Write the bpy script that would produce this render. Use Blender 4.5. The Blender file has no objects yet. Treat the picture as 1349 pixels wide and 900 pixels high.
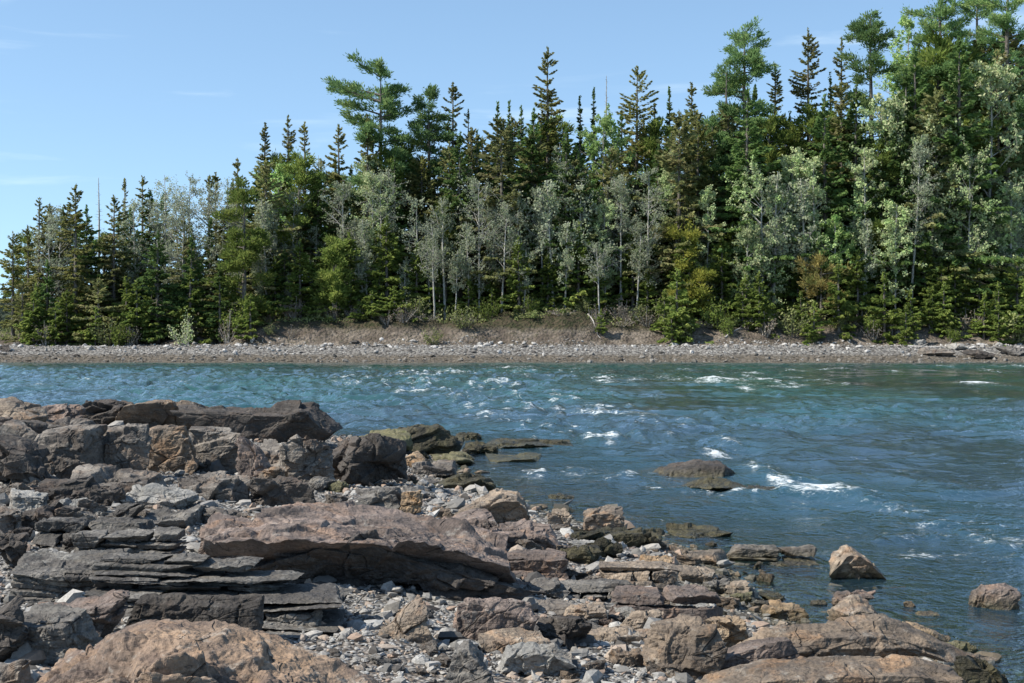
import bpy, math, random
import numpy as np
from mathutils import Vector

SC = bpy.context.scene
COL = SC.collection
F_PX, HORIZON, EYE = 1853.0, 442.0, 2.5      # focal length and horizon row measured in the photograph, eye height over the water in metres

# ------------------------------------------------------------------ noise
_r = np.random.RandomState(7)
_perm = _r.permutation(256).astype(np.int64)
_perm = np.concatenate([_perm, _perm, _perm])
_grad = _r.normal(size=(256, 3)); _grad /= np.linalg.norm(_grad, axis=1)[:, None]

def _hash(ix, iy, iz):
    return _perm[(_perm[(_perm[ix & 255] + iy) & 255] + iz) & 255]

def perlin(p):
    i = np.floor(p).astype(np.int64); f = p - i
    u = f * f * f * (f * (f * 6 - 15) + 10)
    out = 0
    for dx in (0, 1):
        wx = u[:, 0] if dx else 1 - u[:, 0]
        for dy in (0, 1):
            wy = u[:, 1] if dy else 1 - u[:, 1]
            for dz in (0, 1):
                wz = u[:, 2] if dz else 1 - u[:, 2]
                g = _grad[_hash(i[:, 0] + dx, i[:, 1] + dy, i[:, 2] + dz)]
                d = f - np.array([dx, dy, dz])
                out = out + wx * wy * wz * (g * d).sum(1)
    return out * 1.5

def fbm(p, octaves=4, gain=.5, lac=2.03):
    a, s, out = 1.0, 1.0, 0
    for o in range(octaves):
        out = out + a * perlin(p * s + 17.3 * o)
        a *= gain; s *= lac
    return out

def rnd3(ix, iy, iz, k=0):
    return _hash(ix + 31 * k, iy + 57 * k, iz + 13 * k) / 255.0

def worley(p):
    """per point: a tilted plane of its nearest cell, and F2-F1"""
    i = np.floor(p).astype(np.int64); f = p - i
    d1 = np.full(len(p), 9.0); d2 = np.full(len(p), 9.0); h = np.zeros(len(p))
    for dx in (-1, 0, 1):
        for dy in (-1, 0, 1):
            for dz in (-1, 0, 1):
                cx, cy, cz = i[:, 0] + dx, i[:, 1] + dy, i[:, 2] + dz
                q = np.stack([rnd3(cx, cy, cz, 1) + dx, rnd3(cx, cy, cz, 2) + dy, rnd3(cx, cy, cz, 3) + dz], 1)
                d = np.sqrt(((q - f) ** 2).sum(1))
                m = d < d1
                d2 = np.where(m, d1, np.minimum(d2, d))
                pl = rnd3(cx, cy, cz, 4) - .5 + ((f - q) * np.stack([rnd3(cx, cy, cz, 5) - .5, rnd3(cx, cy, cz, 6) - .5, rnd3(cx, cy, cz, 7) - .5], 1)).sum(1) * 2.2
                h = np.where(m, pl, h)
                d1 = np.where(m, d, d1)
    return h, d2 - d1

def smooth(a, b, x):
    t = np.clip((x - a) / (b - a), 0, 1)
    return t * t * (3 - 2 * t)

# ------------------------------------------------------------------ meshes
def mk_mesh(name, verts, faces, mats, smooth_shade=True, mat_index=None, attrs=None):
    """faces: (n,3) or (n,4) array, or a list of such arrays"""
    me = bpy.data.meshes.new(name)
    verts = np.asarray(verts, dtype=np.float32)
    fl = faces if isinstance(faces, list) else [faces]
    fl = [np.asarray(f, dtype=np.int32) for f in fl if len(f)]
    me.vertices.add(len(verts)); me.vertices.foreach_set('co', verts.ravel())
    loops = np.concatenate([f.ravel() for f in fl])
    tot = np.concatenate([np.full(len(f), f.shape[1], dtype=np.int32) for f in fl])
    me.loops.add(len(loops)); me.loops.foreach_set('vertex_index', loops)
    me.polygons.add(len(tot))
    me.polygons.foreach_set('loop_start', np.concatenate([[0], np.cumsum(tot)[:-1]]).astype(np.int32))
    me.polygons.foreach_set('use_smooth', np.full(len(tot), smooth_shade))
    for m in (mats if isinstance(mats, (list, tuple)) else [mats]):
        me.materials.append(m)
    if mat_index is not None:
        me.polygons.foreach_set('material_index', np.asarray(mat_index, dtype=np.int32))
    me.update(calc_edges=True)
    for k, v in (attrs or {}).items():
        a = me.attributes.new(k, 'FLOAT', 'POINT'); a.data.foreach_set('value', np.asarray(v, dtype=np.float32))
    return me

def link(name, data, loc=(0, 0, 0), parent=None, rz=0.0):
    o = bpy.data.objects.new(name, data); COL.objects.link(o)
    o.location = loc; o.rotation_euler = (0, 0, rz)
    if parent is not None: o.parent = parent
    return o

def tag(o, label=None, cat=None, group=None, kind=None):
    if label: o['label'] = label
    if cat: o['category'] = cat
    if group: o['group'] = group
    if kind: o['kind'] = kind
    return o

def grid_faces(nr, nc):
    a = np.arange(nr * nc).reshape(nr, nc)
    return np.stack([a[:-1, :-1].ravel(), a[:-1, 1:].ravel(), a[1:, 1:].ravel(), a[1:, :-1].ravel()], 1)

# ------------------------------------------------------------------ materials
class NT:
    def __init__(s, name):
        s.m = bpy.data.materials.new(name); s.m.use_nodes = True
        s.t = s.m.node_tree; s.t.nodes.clear()
        s.out = s.t.nodes.new('ShaderNodeOutputMaterial')
    def n(s, kind, ins=None, **props):
        nd = s.t.nodes.new('ShaderNode' + kind)
        for k, v in props.items(): setattr(nd, k, v)
        for k, v in (ins or {}).items(): s.set(nd.inputs[k], v)
        return nd
    def set(s, sock, v):
        if isinstance(v, bpy.types.NodeSocket): s.t.links.new(v, sock)
        elif isinstance(v, tuple) and len(v) == 3 and sock.type == 'RGBA': sock.default_value = (*v, 1)
        else: sock.default_value = v
    def math(s, op, a, b=0.0, clamp=False):
        return s.n('Math', {0: a, 1: b}, operation=op, use_clamp=clamp).outputs[0]
    def vmath(s, op, a, b=(0, 0, 0)):
        nd = s.n('VectorMath', {0: a}, operation=op)
        if op == 'SCALE': s.set(nd.inputs['Scale'], b)
        else: s.set(nd.inputs[1], b)
        return nd.outputs[0]
    def noise(s, vec, scale, detail=4, rough=.55, dist=0.0):
        return s.n('TexNoise', {'Vector': vec, 'Scale': scale, 'Detail': detail, 'Roughness': rough, 'Distortion': dist}).outputs[0]
    def rng(s, v, a, b, c=0.0, d=1.0):
        return s.n('MapRange', {0: v, 1: a, 2: b, 3: c, 4: d}, interpolation_type='SMOOTHSTEP').outputs[0]
    def mix(s, f, a, b, mode='MIX'):
        nd = s.n('Mix', data_type='RGBA', blend_type=mode)
        s.set(nd.inputs[0], f); s.set(nd.inputs[6], a); s.set(nd.inputs[7], b)
        return nd.outputs[2]
    def done(s, sh):
        s.t.links.new(sh, s.out.inputs['Surface']); return s.m

def rock_material(name, c1, c2, stain, stain_amt=.5, lichen=.3, strata=.4, scale=1.0, crack=.28, rough=.85, bump=1.0):
    s = NT(name)
    tc = s.n('TexCoord'); oi = s.n('ObjectInfo')
    off = s.n('CombineXYZ', {0: s.math('MULTIPLY', oi.outputs['Random'], 37.0), 1: s.math('MULTIPLY', oi.outputs['Random'], 91.0), 2: 3.0}).outputs[0]
    v = s.vmath('ADD', tc.outputs['Object'], off)
    big = s.noise(v, 1.7 * scale, 6, .6, .4)
    mid = s.noise(v, 7.0 * scale, 6, .62, .6)
    fine = s.noise(v, 55.0 * scale, 5, .7)
    col = s.mix(s.rng(big, .36, .64), c1, c2)
    col = s.mix(s.math('MULTIPLY', s.rng(s.noise(v, 2.9 * scale, 5, .6, 1.0), .5, .66), stain_amt), col, stain)
    # bedding streaks, gently dipping
    sv = s.n('Mapping', {'Vector': v, 'Rotation': (.12, -.10, 0), 'Scale': (1.0, 1.0, 13.0)}).outputs[0]
    bed = s.noise(sv, 2.1 * scale, 4, .6)
    col = s.mix(s.math('MULTIPLY', s.rng(bed, .40, .62), strata), col, (.055, .05, .048))
    # pale lichen and salt crust
    lf = s.rng(s.math('ADD', s.math('MULTIPLY', mid, .6), s.math('MULTIPLY', s.noise(v, 19 * scale, 4, .7), .4)), .54, .64)
    col = s.mix(s.math('MULTIPLY', lf, lichen), col, (.40, .385, .345))
    # dark freckles
    col = s.mix(s.math('MULTIPLY', s.rng(s.noise(v, 27 * scale, 3, .7, .5), .54, .66), .65), col, (.04, .036, .033))
    col = s.mix(1.0, col, s.n('CombineColor', {0: s.rng(fine, .25, .75, .72, 1.22), 1: s.rng(fine, .25, .75, .72, 1.22), 2: s.rng(fine, .25, .75, .72, 1.22)}).outputs[0], 'MULTIPLY')
    # fracture lines
    wv = s.vmath('ADD', s.n('Mapping', {'Vector': v, 'Scale': (1, 1, 1.6)}).outputs[0], s.vmath('SCALE', s.n('TexNoise', {'Vector': v, 'Scale': 2.5, 'Detail': 3}).outputs[1], .22))
    ed = s.n('TexVoronoi', {'Vector': wv, 'Scale': 1.9 * scale}, feature='DISTANCE_TO_EDGE').outputs['Distance']
    ck = s.math('MULTIPLY', s.rng(ed, 0.0, .014, 1.0, 0.0), s.rng(s.noise(v, 2.3, 3), .5, .6))
    col = s.mix(s.math('MULTIPLY', ck, crack), col, (.03, .027, .025))
    # tide-wetted band with weed film near the waterline
    pz = s.n('SeparateXYZ', {0: s.n('NewGeometry').outputs['Position']}).outputs[2]
    wet = s.rng(s.math('ADD', pz, s.math('MULTIPLY', s.math('SUBTRACT', mid, .5), .35)), .02, .2, 1.0, 0.0)
    col = s.mix(s.math('MULTIPLY', wet, .8), col, s.mix(s.rng(mid, .4, .6), (.028, .026, .018), (.075, .065, .03)))
    rgh = s.math('SUBTRACT', rough, s.math('MULTIPLY', wet, .45))
    h = s.math('ADD', s.math('MULTIPLY', mid, 1.0), s.math('MULTIPLY', fine, .22))
    h = s.math('ADD', h, s.math('MULTIPLY', s.noise(v, 20 * scale, 5, .65), .5))
    h = s.math('ADD', h, s.math('MULTIPLY', bed, .5))
    h = s.math('SUBTRACT', h, s.math('MULTIPLY', ck, .8))
    b = s.n('Bump', {'Height': h, 'Strength': 1.0 * bump, 'Distance': .03}).outputs[0]
    p = s.n('BsdfPrincipled', {'Base Color': col, 'Roughness': rgh, 'Normal': b, 'Specular IOR Level': .25})
    return s.done(p.outputs[0])

ROCK = {
    'grey':  rock_material('grey_rock', (0.090, 0.077, 0.066), (0.232, 0.206, 0.176), (0.181, 0.116, 0.073), .55, .26),
    'slate': rock_material('slate_rock', (0.067, 0.063, 0.057), (0.185, 0.172, 0.153), (0.163, 0.138, 0.107), .35, .35, .55),
    'pale':  rock_material('pale_rock', (.20, .195, .18), (.36, .345, .315), (.27, .21, .15), .4, .25, .2, crack=.3),
    'pink':  rock_material('pink_rock', (0.107, 0.084, 0.072), (0.237, 0.185, 0.157), (0.267, 0.163, 0.103), .5, .28),
    'tan':   rock_material('tan_rock', (0.146, 0.120, 0.095), (0.310, 0.245, 0.181), (0.301, 0.181, 0.103), .55, .4),
    'rust':  rock_material('rusty_boulder_rock', (0.138, 0.099, 0.077), (0.310, 0.219, 0.150), (0.29, 0.185, 0.11), .55, .4),
    'brown': rock_material('brown_rock', (0.112, 0.088, 0.067), (0.267, 0.206, 0.150), (0.292, 0.172, 0.090), .6, .3),
    'ochre': rock_material('ochre_rock', (.27, .19, .115), (.38, .28, .18), (.36, .2, .085), .5, .2),
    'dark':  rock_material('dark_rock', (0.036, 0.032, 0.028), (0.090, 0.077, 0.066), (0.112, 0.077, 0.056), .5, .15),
    'weed':  rock_material('weedy_rock', (.028, .026, .018), (.075, .066, .035), (.11, .10, .045), .4, .08, .1, scale=1.6, rough=.7, bump=1.3),
    'algae': rock_material('algae_rock', (.10, .095, .048), (.185, .17, .095), (.09, .10, .035), .6, .15, .2, scale=1.4),
}

# ------------------------------------------------------------------ the near shore: waterline polyline (x right, y away), land to its left
SHORE = [(4.0, -30), (3.6, 3), (3.5, 9.3), (3.35, 10.6), (2.6, 11.9), (2.25, 13.0), (2.4, 14.6), (2.1, 16.6), (1.4, 18.0), (.55, 19.8), (-.3, 22.0),
         (-.95, 25.2), (-1.3, 29.2), (-3.6, 33.0), (-9, 37), (-20, 44), (-80, 60)]

def shore_dist(x, y):
    """signed distance to the waterline, positive on land"""
    p = np.stack([x, y], 1); best = np.full(len(p), 1e9); sign = np.ones(len(p))
    for (ax, ay), (bx, by) in zip(SHORE[:-1], SHORE[1:]):
        a = np.array([ax, ay]); b = np.array([bx - ax, by - ay])
        t = np.clip(((p - a) @ b) / (b @ b), 0, 1)
        d = np.linalg.norm(p - (a + t[:, None] * b), axis=1)
        cr = b[0] * (p[:, 1] - ay) - b[1] * (p[:, 0] - ax)
        m = d < best
        best = np.where(m, d, best); sign = np.where(m, np.where(cr > 0, 1, -1), sign)
    return best * sign

def near_z(x, y, rough=True):
    x = np.atleast_1d(np.asarray(x, float)); y = np.atleast_1d(np.asarray(y, float))
    s = shore_dist(x, y)
    z = np.where(s > 0, .95 * (1 - np.exp(-np.maximum(s, 0) / 4.5)), np.maximum(s * .14, -1.6))
    if rough:
        p = np.stack([x, y, x * 0 + .5], 1)
        z = z + fbm(p * .7, 3) * .07 * smooth(-1, 1.5, s) + fbm(p * 3.1, 3) * .02
    return z

def at_near(px, py):
    """the spot on the near shore, or on the water if that is higher, seen at pixel px,py of the photograph"""
    d = np.linspace(3, 120, 6000)
    zr = EYE - (py - HORIZON) / F_PX * d
    zg = np.maximum(near_z((px - 674.5) / F_PX * d, d, False), -.02)
    k = int(np.argmax(zr <= zg))
    return (px - 674.5) / F_PX * d[k], float(d[k]), float(zg[k])

# ------------------------------------------------------------------ the far bank
def far_z(x, y, rough=True):
    x = np.atleast_1d(np.asarray(x, float)); y = np.atleast_1d(np.asarray(y, float))
    p = np.stack([x, y, x * 0 + 3.3], 1)
    yy = y + fbm(p * np.array([.06, 0, 0]), 4) * 2.2
    slope = .10 + .20 * smooth(-50, 55, x)
    bl = (1.9 + 1.4 * perlin(p * np.array([.09, 0, 0]) + 5)) * (.35 + .65 * smooth(-33, -22, x)) + .9 * smooth(-30, -20, x) * smooth(18, 6, x)
    z = np.where(yy < 129, (yy - 129) * .12, 0)
    z = z + 1.45 * smooth(128.9, 141, yy) + bl * smooth(140.5, 145.5, yy) + slope * np.clip(yy - 145, 0, 42)
    left = smooth(-63, -54, x)                       # the point ends here, only the shingle spit goes on
    z = np.where(yy > 129, z * left + (1 - left) * (1.25 * smooth(128.9, 138, yy) - 3.0 * smooth(143, 158, yy)), z)
    if rough:
        z = z + fbm(p * np.array([.35, .2, 0]), 4) * .6 * smooth(140, 144, yy) + fbm(p * 1.3, 3) * .06
    return z
# ------------------------------------------------------------------ rocks
def box_grid(nx, ny, nz):
    vs, fs, base = [], [], 0
    def face(nu, nv, f):
        nonlocal base
        u, v = np.meshgrid(np.linspace(-1, 1, nu + 1), np.linspace(-1, 1, nv + 1))
        vs.append(f(u.ravel(), v.ravel())); fs.append(grid_faces(nv + 1, nu + 1) + base); base += (nu + 1) * (nv + 1)
    one = lambda u: np.ones_like(u)
    face(nx, ny, lambda u, v: np.stack([u, v, one(u)], 1)); face(nx, ny, lambda u, v: np.stack([u, -v, -one(u)], 1))
    face(nx, nz, lambda u, v: np.stack([u, -one(u), v], 1)); face(nx, nz, lambda u, v: np.stack([-u, one(u), v], 1))
    face(ny, nz, lambda u, v: np.stack([one(u), u, v], 1)); face(ny, nz, lambda u, v: np.stack([-one(u), -u, v], 1))
    p = np.concatenate(vs); f = np.concatenate(fs)
    key, idx, inv = np.unique(np.round(p * 5000).astype(np.int64), axis=0, return_index=True, return_inverse=True)
    return p[idx], inv.ravel()[f]

STYLE = {   # jitter of the six main faces, number of oblique cuts, edge sharpness
    'block': (.16, 5, 70), 'angular': (.34, 8, 70), 'dome': (.38, 10, 18), 'slab': (.15, 6, 60), 'wedge': (.22, 5, 80),
}

def rock_geo(w, d, h, n, seed, style='angular', prof=None, cuts=(), strata=0.0, layer=.05, chip=1.0, dip=(.10, -.08), lean=0.0, under=0.0, rough=1.0, tilt=None):
    rg = np.random.RandomState(seed)
    m = max(w, d, h)
    cnt = lambda s: int(np.clip(n * s / m, 6, 240))
    nx, ny, nz = cnt(w), cnt(d * .8), cnt(h)
    p, f = box_grid(max(nx, n // 4), max(ny, n // 4), max(nz, n // 4))
    dirs = p / np.linalg.norm(p, axis=1)[:, None]
    jit, k, sharp = STYLE[style]
    pl = []
    for ax in range(3):
        for sg in (-1, 1):
            v = rg.normal(size=3) * jit; v[ax] += sg; pl.append((v / np.linalg.norm(v), rg.uniform(.82, 1)))
    for _ in range(k):
        v = rg.normal(size=3); v /= np.linalg.norm(v)
        pl.append((v, np.abs(v).sum() * rg.uniform(.66, .86)))
    for (v, o) in cuts:
        v = np.array(v, float); pl.append((v / np.linalg.norm(v), o))
    acc = 0
    for v, o in pl:
        acc = acc + np.maximum(0, dirs @ v / o) ** sharp
    q = dirs / acc[:, None] ** (1.0 / sharp)
    lo, hi = q.min(0), q.max(0)
    q = (q - lo) / (hi - lo) * 2 - 1
    size = np.array([w / 2, d / 2, h])
    z01 = (q[:, 2] + 1) / 2
    if under:                                        # undercut front
        q[:, 1] = q[:, 1] + under * (1 - z01) * (q[:, 1] < 0) * (-q[:, 1])
    tilt = {'slab': .28, 'wedge': .2}.get(style, .14) if tilt is None else tilt
    z01 = z01 * (1 - tilt * (.5 - q[:, 1] / 2))       # upper surface dips towards the river bank path
    if prof is not None:
        pu, pv = np.array(prof).T
        z01 = z01 * np.interp(q[:, 0], pu, pv)
    W = np.stack([q[:, 0] * w / 2 + lean * z01 * h, q[:, 1] * d / 2, z01 * h], 1)
    sd = seed * 3.17 % 97
    mn = min(w, d, h); mm = (w * d * h) ** (1 / 3)
    out = dirs / np.array([w, d, 2 * h]); out /= np.linalg.norm(out, axis=1)[:, None]
    # broken faces: cells knocked in or out, with a groove between
    P = W / mm
    warp = np.stack([fbm(P * 1.7 + sd, 2), fbm(P * 1.7 + sd + 9, 2), fbm(P * 1.7 + sd + 21, 2)], 1) * .12
    hc, e = worley((P + warp) * np.array([1.15, 1.15, 1.8]) + sd)
    disp = hc * .26 * mn * chip * smooth(0, .07, e)
    disp = disp - smooth(.035, 0, e) * .045 * mn * chip
    hc2, e2 = worley((P + warp * .6) * np.array([3.4, 3.4, 5.4]) + sd + 4)
    disp = disp + hc2 * .085 * mn * (.4 + .6 * chip) * smooth(0, .12, e2) - smooth(.05, 0, e2) * .015 * mn * chip
    hc3, e3 = worley(P * np.array([11., 11, 15]) + warp * 3 + sd + 8)
    disp = disp + hc3 * .024 * mn * smooth(0, .2, e3) * smooth(-.2, .4, fbm(P * 1.3 + sd + 30, 2))
    disp = disp + fbm(P * 2.6 + sd, 5, .6) * .026 * mn * rough
    disp = disp + fbm(W * 14 + sd, 3, .6) * .008 * rough
    W = W + out * disp[:, None]
    if strata:                                       # thin beds that stick out by different amounts
        s = W[:, 2] + W[:, 0] * dip[0] + W[:, 1] * dip[1] + fbm(W * .9 + sd, 3) * layer * 1.4
        li = np.floor(s / layer); fr = s / layer - li
        lh = rnd3(li.astype(np.int64) + 500, li.astype(np.int64) * 3 + 77, li.astype(np.int64) * 0 + int(sd)) - .5
        lat = lh + .7 * perlin(np.stack([W[:, 0] * 2.2, W[:, 1] * 2.2, li * 3.7 + sd], 1))
        W[:, :2] += out[:, :2] * (1 - smooth(.35, .8, out[:, 2]))[:, None] * (strata * lat - strata * .35 * smooth(.2, 0, np.minimum(fr, 1 - fr)))[:, None]
    for ax, want in ((0, w / 2), (1, d / 2)):
        lo, hi = np.percentile(W[:, ax], (.5, 99.5)); W[:, ax] = (W[:, ax] - (lo + hi) / 2) / (hi - lo) * 2 * want
    W[:, 2] *= h / np.percentile(W[:, 2], 99.5)
    return W, f

def rock_mesh(name, w, d, h, n, seed, mat, *a, layers=0, **kw):
    return mk_mesh(name, *(ledge_geo(w, d, h, n, seed, *a, layers=layers, **kw) if layers else rock_geo(w, d, h, n, seed, *a, **kw)), mat, False)

def ledge_geo(w, d, h, n, seed, style='slab', layers=4, blocks=2, setback=.3, prof=None, dip=(0, 0), jag=.06, chip=.5, tilt=.12, strata=0.0, layer=.03):
    """bedrock broken into beds and blocks; setback > 0 steps the front back as it rises, < 0 makes it overhang"""
    rg = np.random.RandomState(seed); V, F, b = [], [], 0
    th = rg.uniform(.45, 1.6, layers); th = th / th.sum() * h; zb = np.concatenate([[0], np.cumsum(th)[:-1]])
    for i in range(layers):
        nb = 1 if blocks == 1 else max(1, blocks + rg.randint(-1, 2)); cuts_ = np.sort(np.concatenate([[-1, 1], -1 + 2 * (np.arange(1, nb) + rg.uniform(-.3, .3, nb - 1)) / nb]))
        u = (i + .5) / layers
        f0 = (u if setback >= 0 else u - 1) * setback * d + rg.uniform(-jag, jag) * d      # how far this bed's front stands back
        for a_, c_ in zip(cuts_[:-1], cuts_[1:]):
            mid = (a_ + c_) / 2
            top = h * (np.interp(mid, *np.array(prof).T) if prof and blocks > 1 else 1.0)
            if zb[i] > top - th[i] * .35: continue
            wx = (c_ - a_) * w / 2 * rg.uniform(.97, 1.06); fr = f0 + rg.uniform(-jag, jag) * d * .6
            dd = max(d - fr, d * .25); t = th[i] * rg.uniform(1.0, 1.25)
            W, f = rock_geo(wx, dd, t, max(18, int(n * wx / w)), seed + i * 17 + len(V) * 5, style if i == layers - 1 else 'slab', chip=chip, tilt=tilt * (1 if i == layers - 1 else .4), strata=strata, layer=layer)
            ang = rg.normal(0, .05); X = W[:, 0] * math.cos(ang) - W[:, 1] * math.sin(ang); Y = W[:, 0] * math.sin(ang) + W[:, 1] * math.cos(ang)
            X += mid * w / 2; Y += fr / 2
            Z = W[:, 2] + zb[i] + X * (dip[0] + rg.normal(0, .022)) + Y * dip[1]
            V.append(np.stack([X, Y, Z], 1)); F.append(f + b); b += len(W)
    V = np.concatenate(V)
    if prof is not None and blocks == 1:
        V[:, 2] *= np.interp(V[:, 0] / (w / 2), *np.array(prof).T)
    return V, np.concatenate(F)

rock_n = 0
def R(x0, y0, x1, y1, mat, label, style='angular', name='rock', dep=.7, sink=.12, res=.66, cat='rock', rz=None, **kw):
    """one rock: its box in the photograph (left, top, right, bottom), depth as a share of its width"""
    global rock_n
    rock_n += 1
    seed = 100 + rock_n * 7
    X, d0, zg = at_near((x0 + x1) / 2, y1)
    w = (x1 - x0) / F_PX * (d0 + .15)
    D = w * dep
    zt = EYE - (y0 - HORIZON) / F_PX * (d0 + D * .75)
    h = max(zt - zg, w * .07)
    X = ((x0 + x1) / 2 - 674.5) / F_PX * (d0 + D * .3)
    sk = sink * h + .02
    me = rock_mesh(name, w * 1.04, D, h + sk, int(np.clip((x1 - x0) * res, 24, 260)), seed, ROCK[mat], style, **kw)
    o = link(name, me, (X, d0 + D / 2, zg - sk), rz=rz or 0.0)
    tag(o, label, cat)
    FOOT.append((X, d0 + D / 2, w / 2, D / 2))
    return o
FOOT = []

# --- far ridge of the left outcrop, against the water
R(-45, 527, 52, 566, 'tan', 'brown weathered rock at the left end of the outcrop ridge, against the water', 'dome', dep=.8)
R(-60, 548, 62, 590, 'grey', 'low grey rock sloping in front of the leftmost brown ridge rock', 'slab', dep=.9)
R(52, 532, 104, 563, 'pink', 'small humped brown rock on the ridge, second from its left end', 'dome', dep=.9)
R(60, 550, 118, 578, 'grey', 'small pale grey rock below the humped brown ridge rock', 'slab', dep=.9)
R(106, 526, 168, 562, 'dark', 'dark lumpy rock knob on the ridge left of the tan cap', 'dome', dep=.9)
R(150, 526, 268, 566, 'brown', 'tan topped rock cap at the highest point of the back ridge', 'block', dep=.7, prof=[(-1, .45), (-.6, .9), (0, 1), (.6, .92), (1, .8)], under=.5)
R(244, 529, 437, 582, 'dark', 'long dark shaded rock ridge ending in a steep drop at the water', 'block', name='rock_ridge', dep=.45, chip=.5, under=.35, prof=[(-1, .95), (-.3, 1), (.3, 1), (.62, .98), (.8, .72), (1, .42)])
# --- the wall of big grey blocks
R(-30, 574, 60, 640, 'dark', 'dark shaded rock at the left edge beside the grey block wall', 'angular', dep=.8)
R(22, 560, 125, 634, 'grey', 'rounded grey block at the left end of the block wall', 'block', dep=.6, chip=.6, prof=[(-1, .5), (-.5, .72), (-.3, .92), (.4, 1), (1, 1)], name='boulder')
R(121, 558, 196, 634, 'grey', 'tall grey block with a split face in the middle of the wall', 'block', dep=.65, chip=.7, name='boulder', under=.1)
R(188, 560, 258, 628, 'brown', 'brown faced block beside the deep shadow in the block wall', 'block', dep=.6, chip=.6, name='boulder')
R(248, 562, 316, 628, 'grey', 'squarish grey block closing the right end of the block wall', 'block', dep=.65, chip=.6, name='boulder')
R(95, 612, 205, 652, 'grey', 'low rounded grey slab lying at the foot of the block wall', 'slab', dep=.7, name='flat_rock')
R(45, 630, 128, 668, 'dark', 'dark brown rock below the rounded left block of the wall', 'angular', dep=.7)
R(96, 638, 164, 672, 'dark', 'dark blocky rock just left of the pale tilted slab', 'block', dep=.7)
R(163, 638, 250, 675, 'pale', 'pale grey tilted slab with a dark overhanging front edge', 'wedge', dep=.75, under=.7, tilt=.45, name='flat_rock')
R(230, 622, 322, 668, 'grey', 'broad grey slab in front of the pink pointed wedge', 'slab', dep=.8, name='flat_rock')
R(310, 576, 362, 640, 'pink', 'pointed pinkish wedge of rock standing upright in the outcrop', 'wedge', dep=.8, prof=[(-1, .85), (-.65, 1), (-.1, .75), (.5, .5), (1, .3)])
R(338, 580, 400, 622, 'grey', 'grey rock leaning behind the pointed pinkish wedge', 'angular', dep=.8)
R(343, 560, 405, 584, 'pale', 'flat pale slab lying on the dark ridge shoulder', 'slab', dep=.7, name='flat_rock')
R(368, 576, 440, 640, 'grey', 'upright grey block split by a diagonal crack, right of the pink wedge', 'block', dep=.7, name='boulder')
R(324, 628, 412, 672, 'dark', 'dark slab with a straight flat top and shaded front', 'block', dep=.6, under=.25, name='flat_rock')
R(432, 572, 532, 640, 'dark', 'big dark rounded boulder at the right end of the outcrop', 'dome', dep=.9, name='boulder', chip=.7)
R(398, 628, 440, 650, 'slate', 'small grey stone below the cracked upright block', 'angular')
R(428, 634, 458, 652, 'algae', 'small greenish stone in front of the big dark rounded boulder', 'dome')
# --- weed covered rocks at the water
R(500, 558, 607, 599, 'weed', 'dark weed covered boulder standing at the edge of the river', 'dome', dep=.9, name='boulder', prof=[(-1, .5), (-.2, 1), (.5, .95), (1, .7)])
R(452, 566, 540, 598, 'algae', 'low rock with dull green algae beside the weed covered boulder', 'dome', dep=1.2)
R(600, 569, 632, 583, 'weed', 'small brown weedy rock in the water right of the weed covered boulder', 'dome', dep=1.2)
R(640, 577, 760, 592, 'weed', 'long thin dark ledge reaching out into the river', 'slab', name='rock_ledge', dep=.8, rz=.25, prof=[(-1, .7), (-.7, 1), (-.3, .9), (1, .45)])
R(610, 582, 655, 600, 'weed', 'dark lumpy rock at the shore end of the long thin ledge', 'dome', dep=1.0)
R(560, 594, 622, 612, 'algae', 'yellow green algae rock at the root of the long thin ledge', 'dome', dep=1.5)
R(640, 600, 712, 610, 'algae', 'flat yellow green rock awash below the long thin ledge', 'slab', dep=1.5, sink=.3)
R(545, 606, 600, 628, 'grey', 'flat grey rock between the dark boulder and the algae rocks', 'slab', dep=1.2)
R(575, 622, 650, 648, 'weed', 'low weedy rock on the shore above the tilted slab', 'dome', dep=1.0)
R(520, 596, 560, 616, 'ochre', 'small yellowish stone near the algae covered shore', 'dome', dep=1.0)
# --- middle shore
R(528, 646, 556, 676, 'ochre', 'small upright orange tan stone behind the great slab', 'block')
R(470, 640, 528, 672, 'slate', 'grey slate stone left of the orange tan stone', 'slab', dep=1.0)
R(592, 646, 696, 690, 'tan', 'tilted tan slab with a dark weedy right side near the waterline', 'wedge', name='flat_rock', dep=.7, under=.6, prof=[(-1, .25), (0, .75), (.35, 1), (.7, .95), (1, .5)])
R(560, 672, 656, 704, 'pink', 'reddish blocky rock with a square shaded right end', 'block', dep=.8, prof=[(-1, .35), (-.3, .75), (.3, 1), (1, 1)])
R(640, 690, 734, 724, 'pink', 'flat reddish slab right of the square ended reddish rock', 'slab', name='flat_rock', dep=.9)
R(560, 694, 668, 726, 'pink', 'long reddish slab joining the right end of the great slab', 'slab', name='flat_rock', dep=.8)
R(664, 726, 746, 766, 'pink', 'layered reddish grey slab near the right tip of the great slab', 'slab', name='flat_rock', dep=.9, layers=3, blocks=1, setback=.4)
R(722, 670, 752, 692, 'tan', 'small tan block with a dark end near the waterline', 'block')
R(770, 667, 822, 702, 'tan', 'squat tan boulder standing at the waterline', 'block', name='boulder', dep=.9, chip=.6)
R(776, 694, 872, 722, 'weed', 'long dark ledge below the squat tan boulder', 'slab', name='rock_ledge', dep=.7, under=.3)
R(884, 690, 958, 712, 'weed', 'dark weedy rock on the little spit at the waterline', 'dome', dep=.9)
R(740, 716, 790, 742, 'weed', 'dark weedy stone in the shaded gap below the tan boulder', 'dome', dep=.9)
R(752, 712, 800, 728, 'pale', 'bright pale stone near the dark ledge', 'angular', dep=.6)
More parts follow.
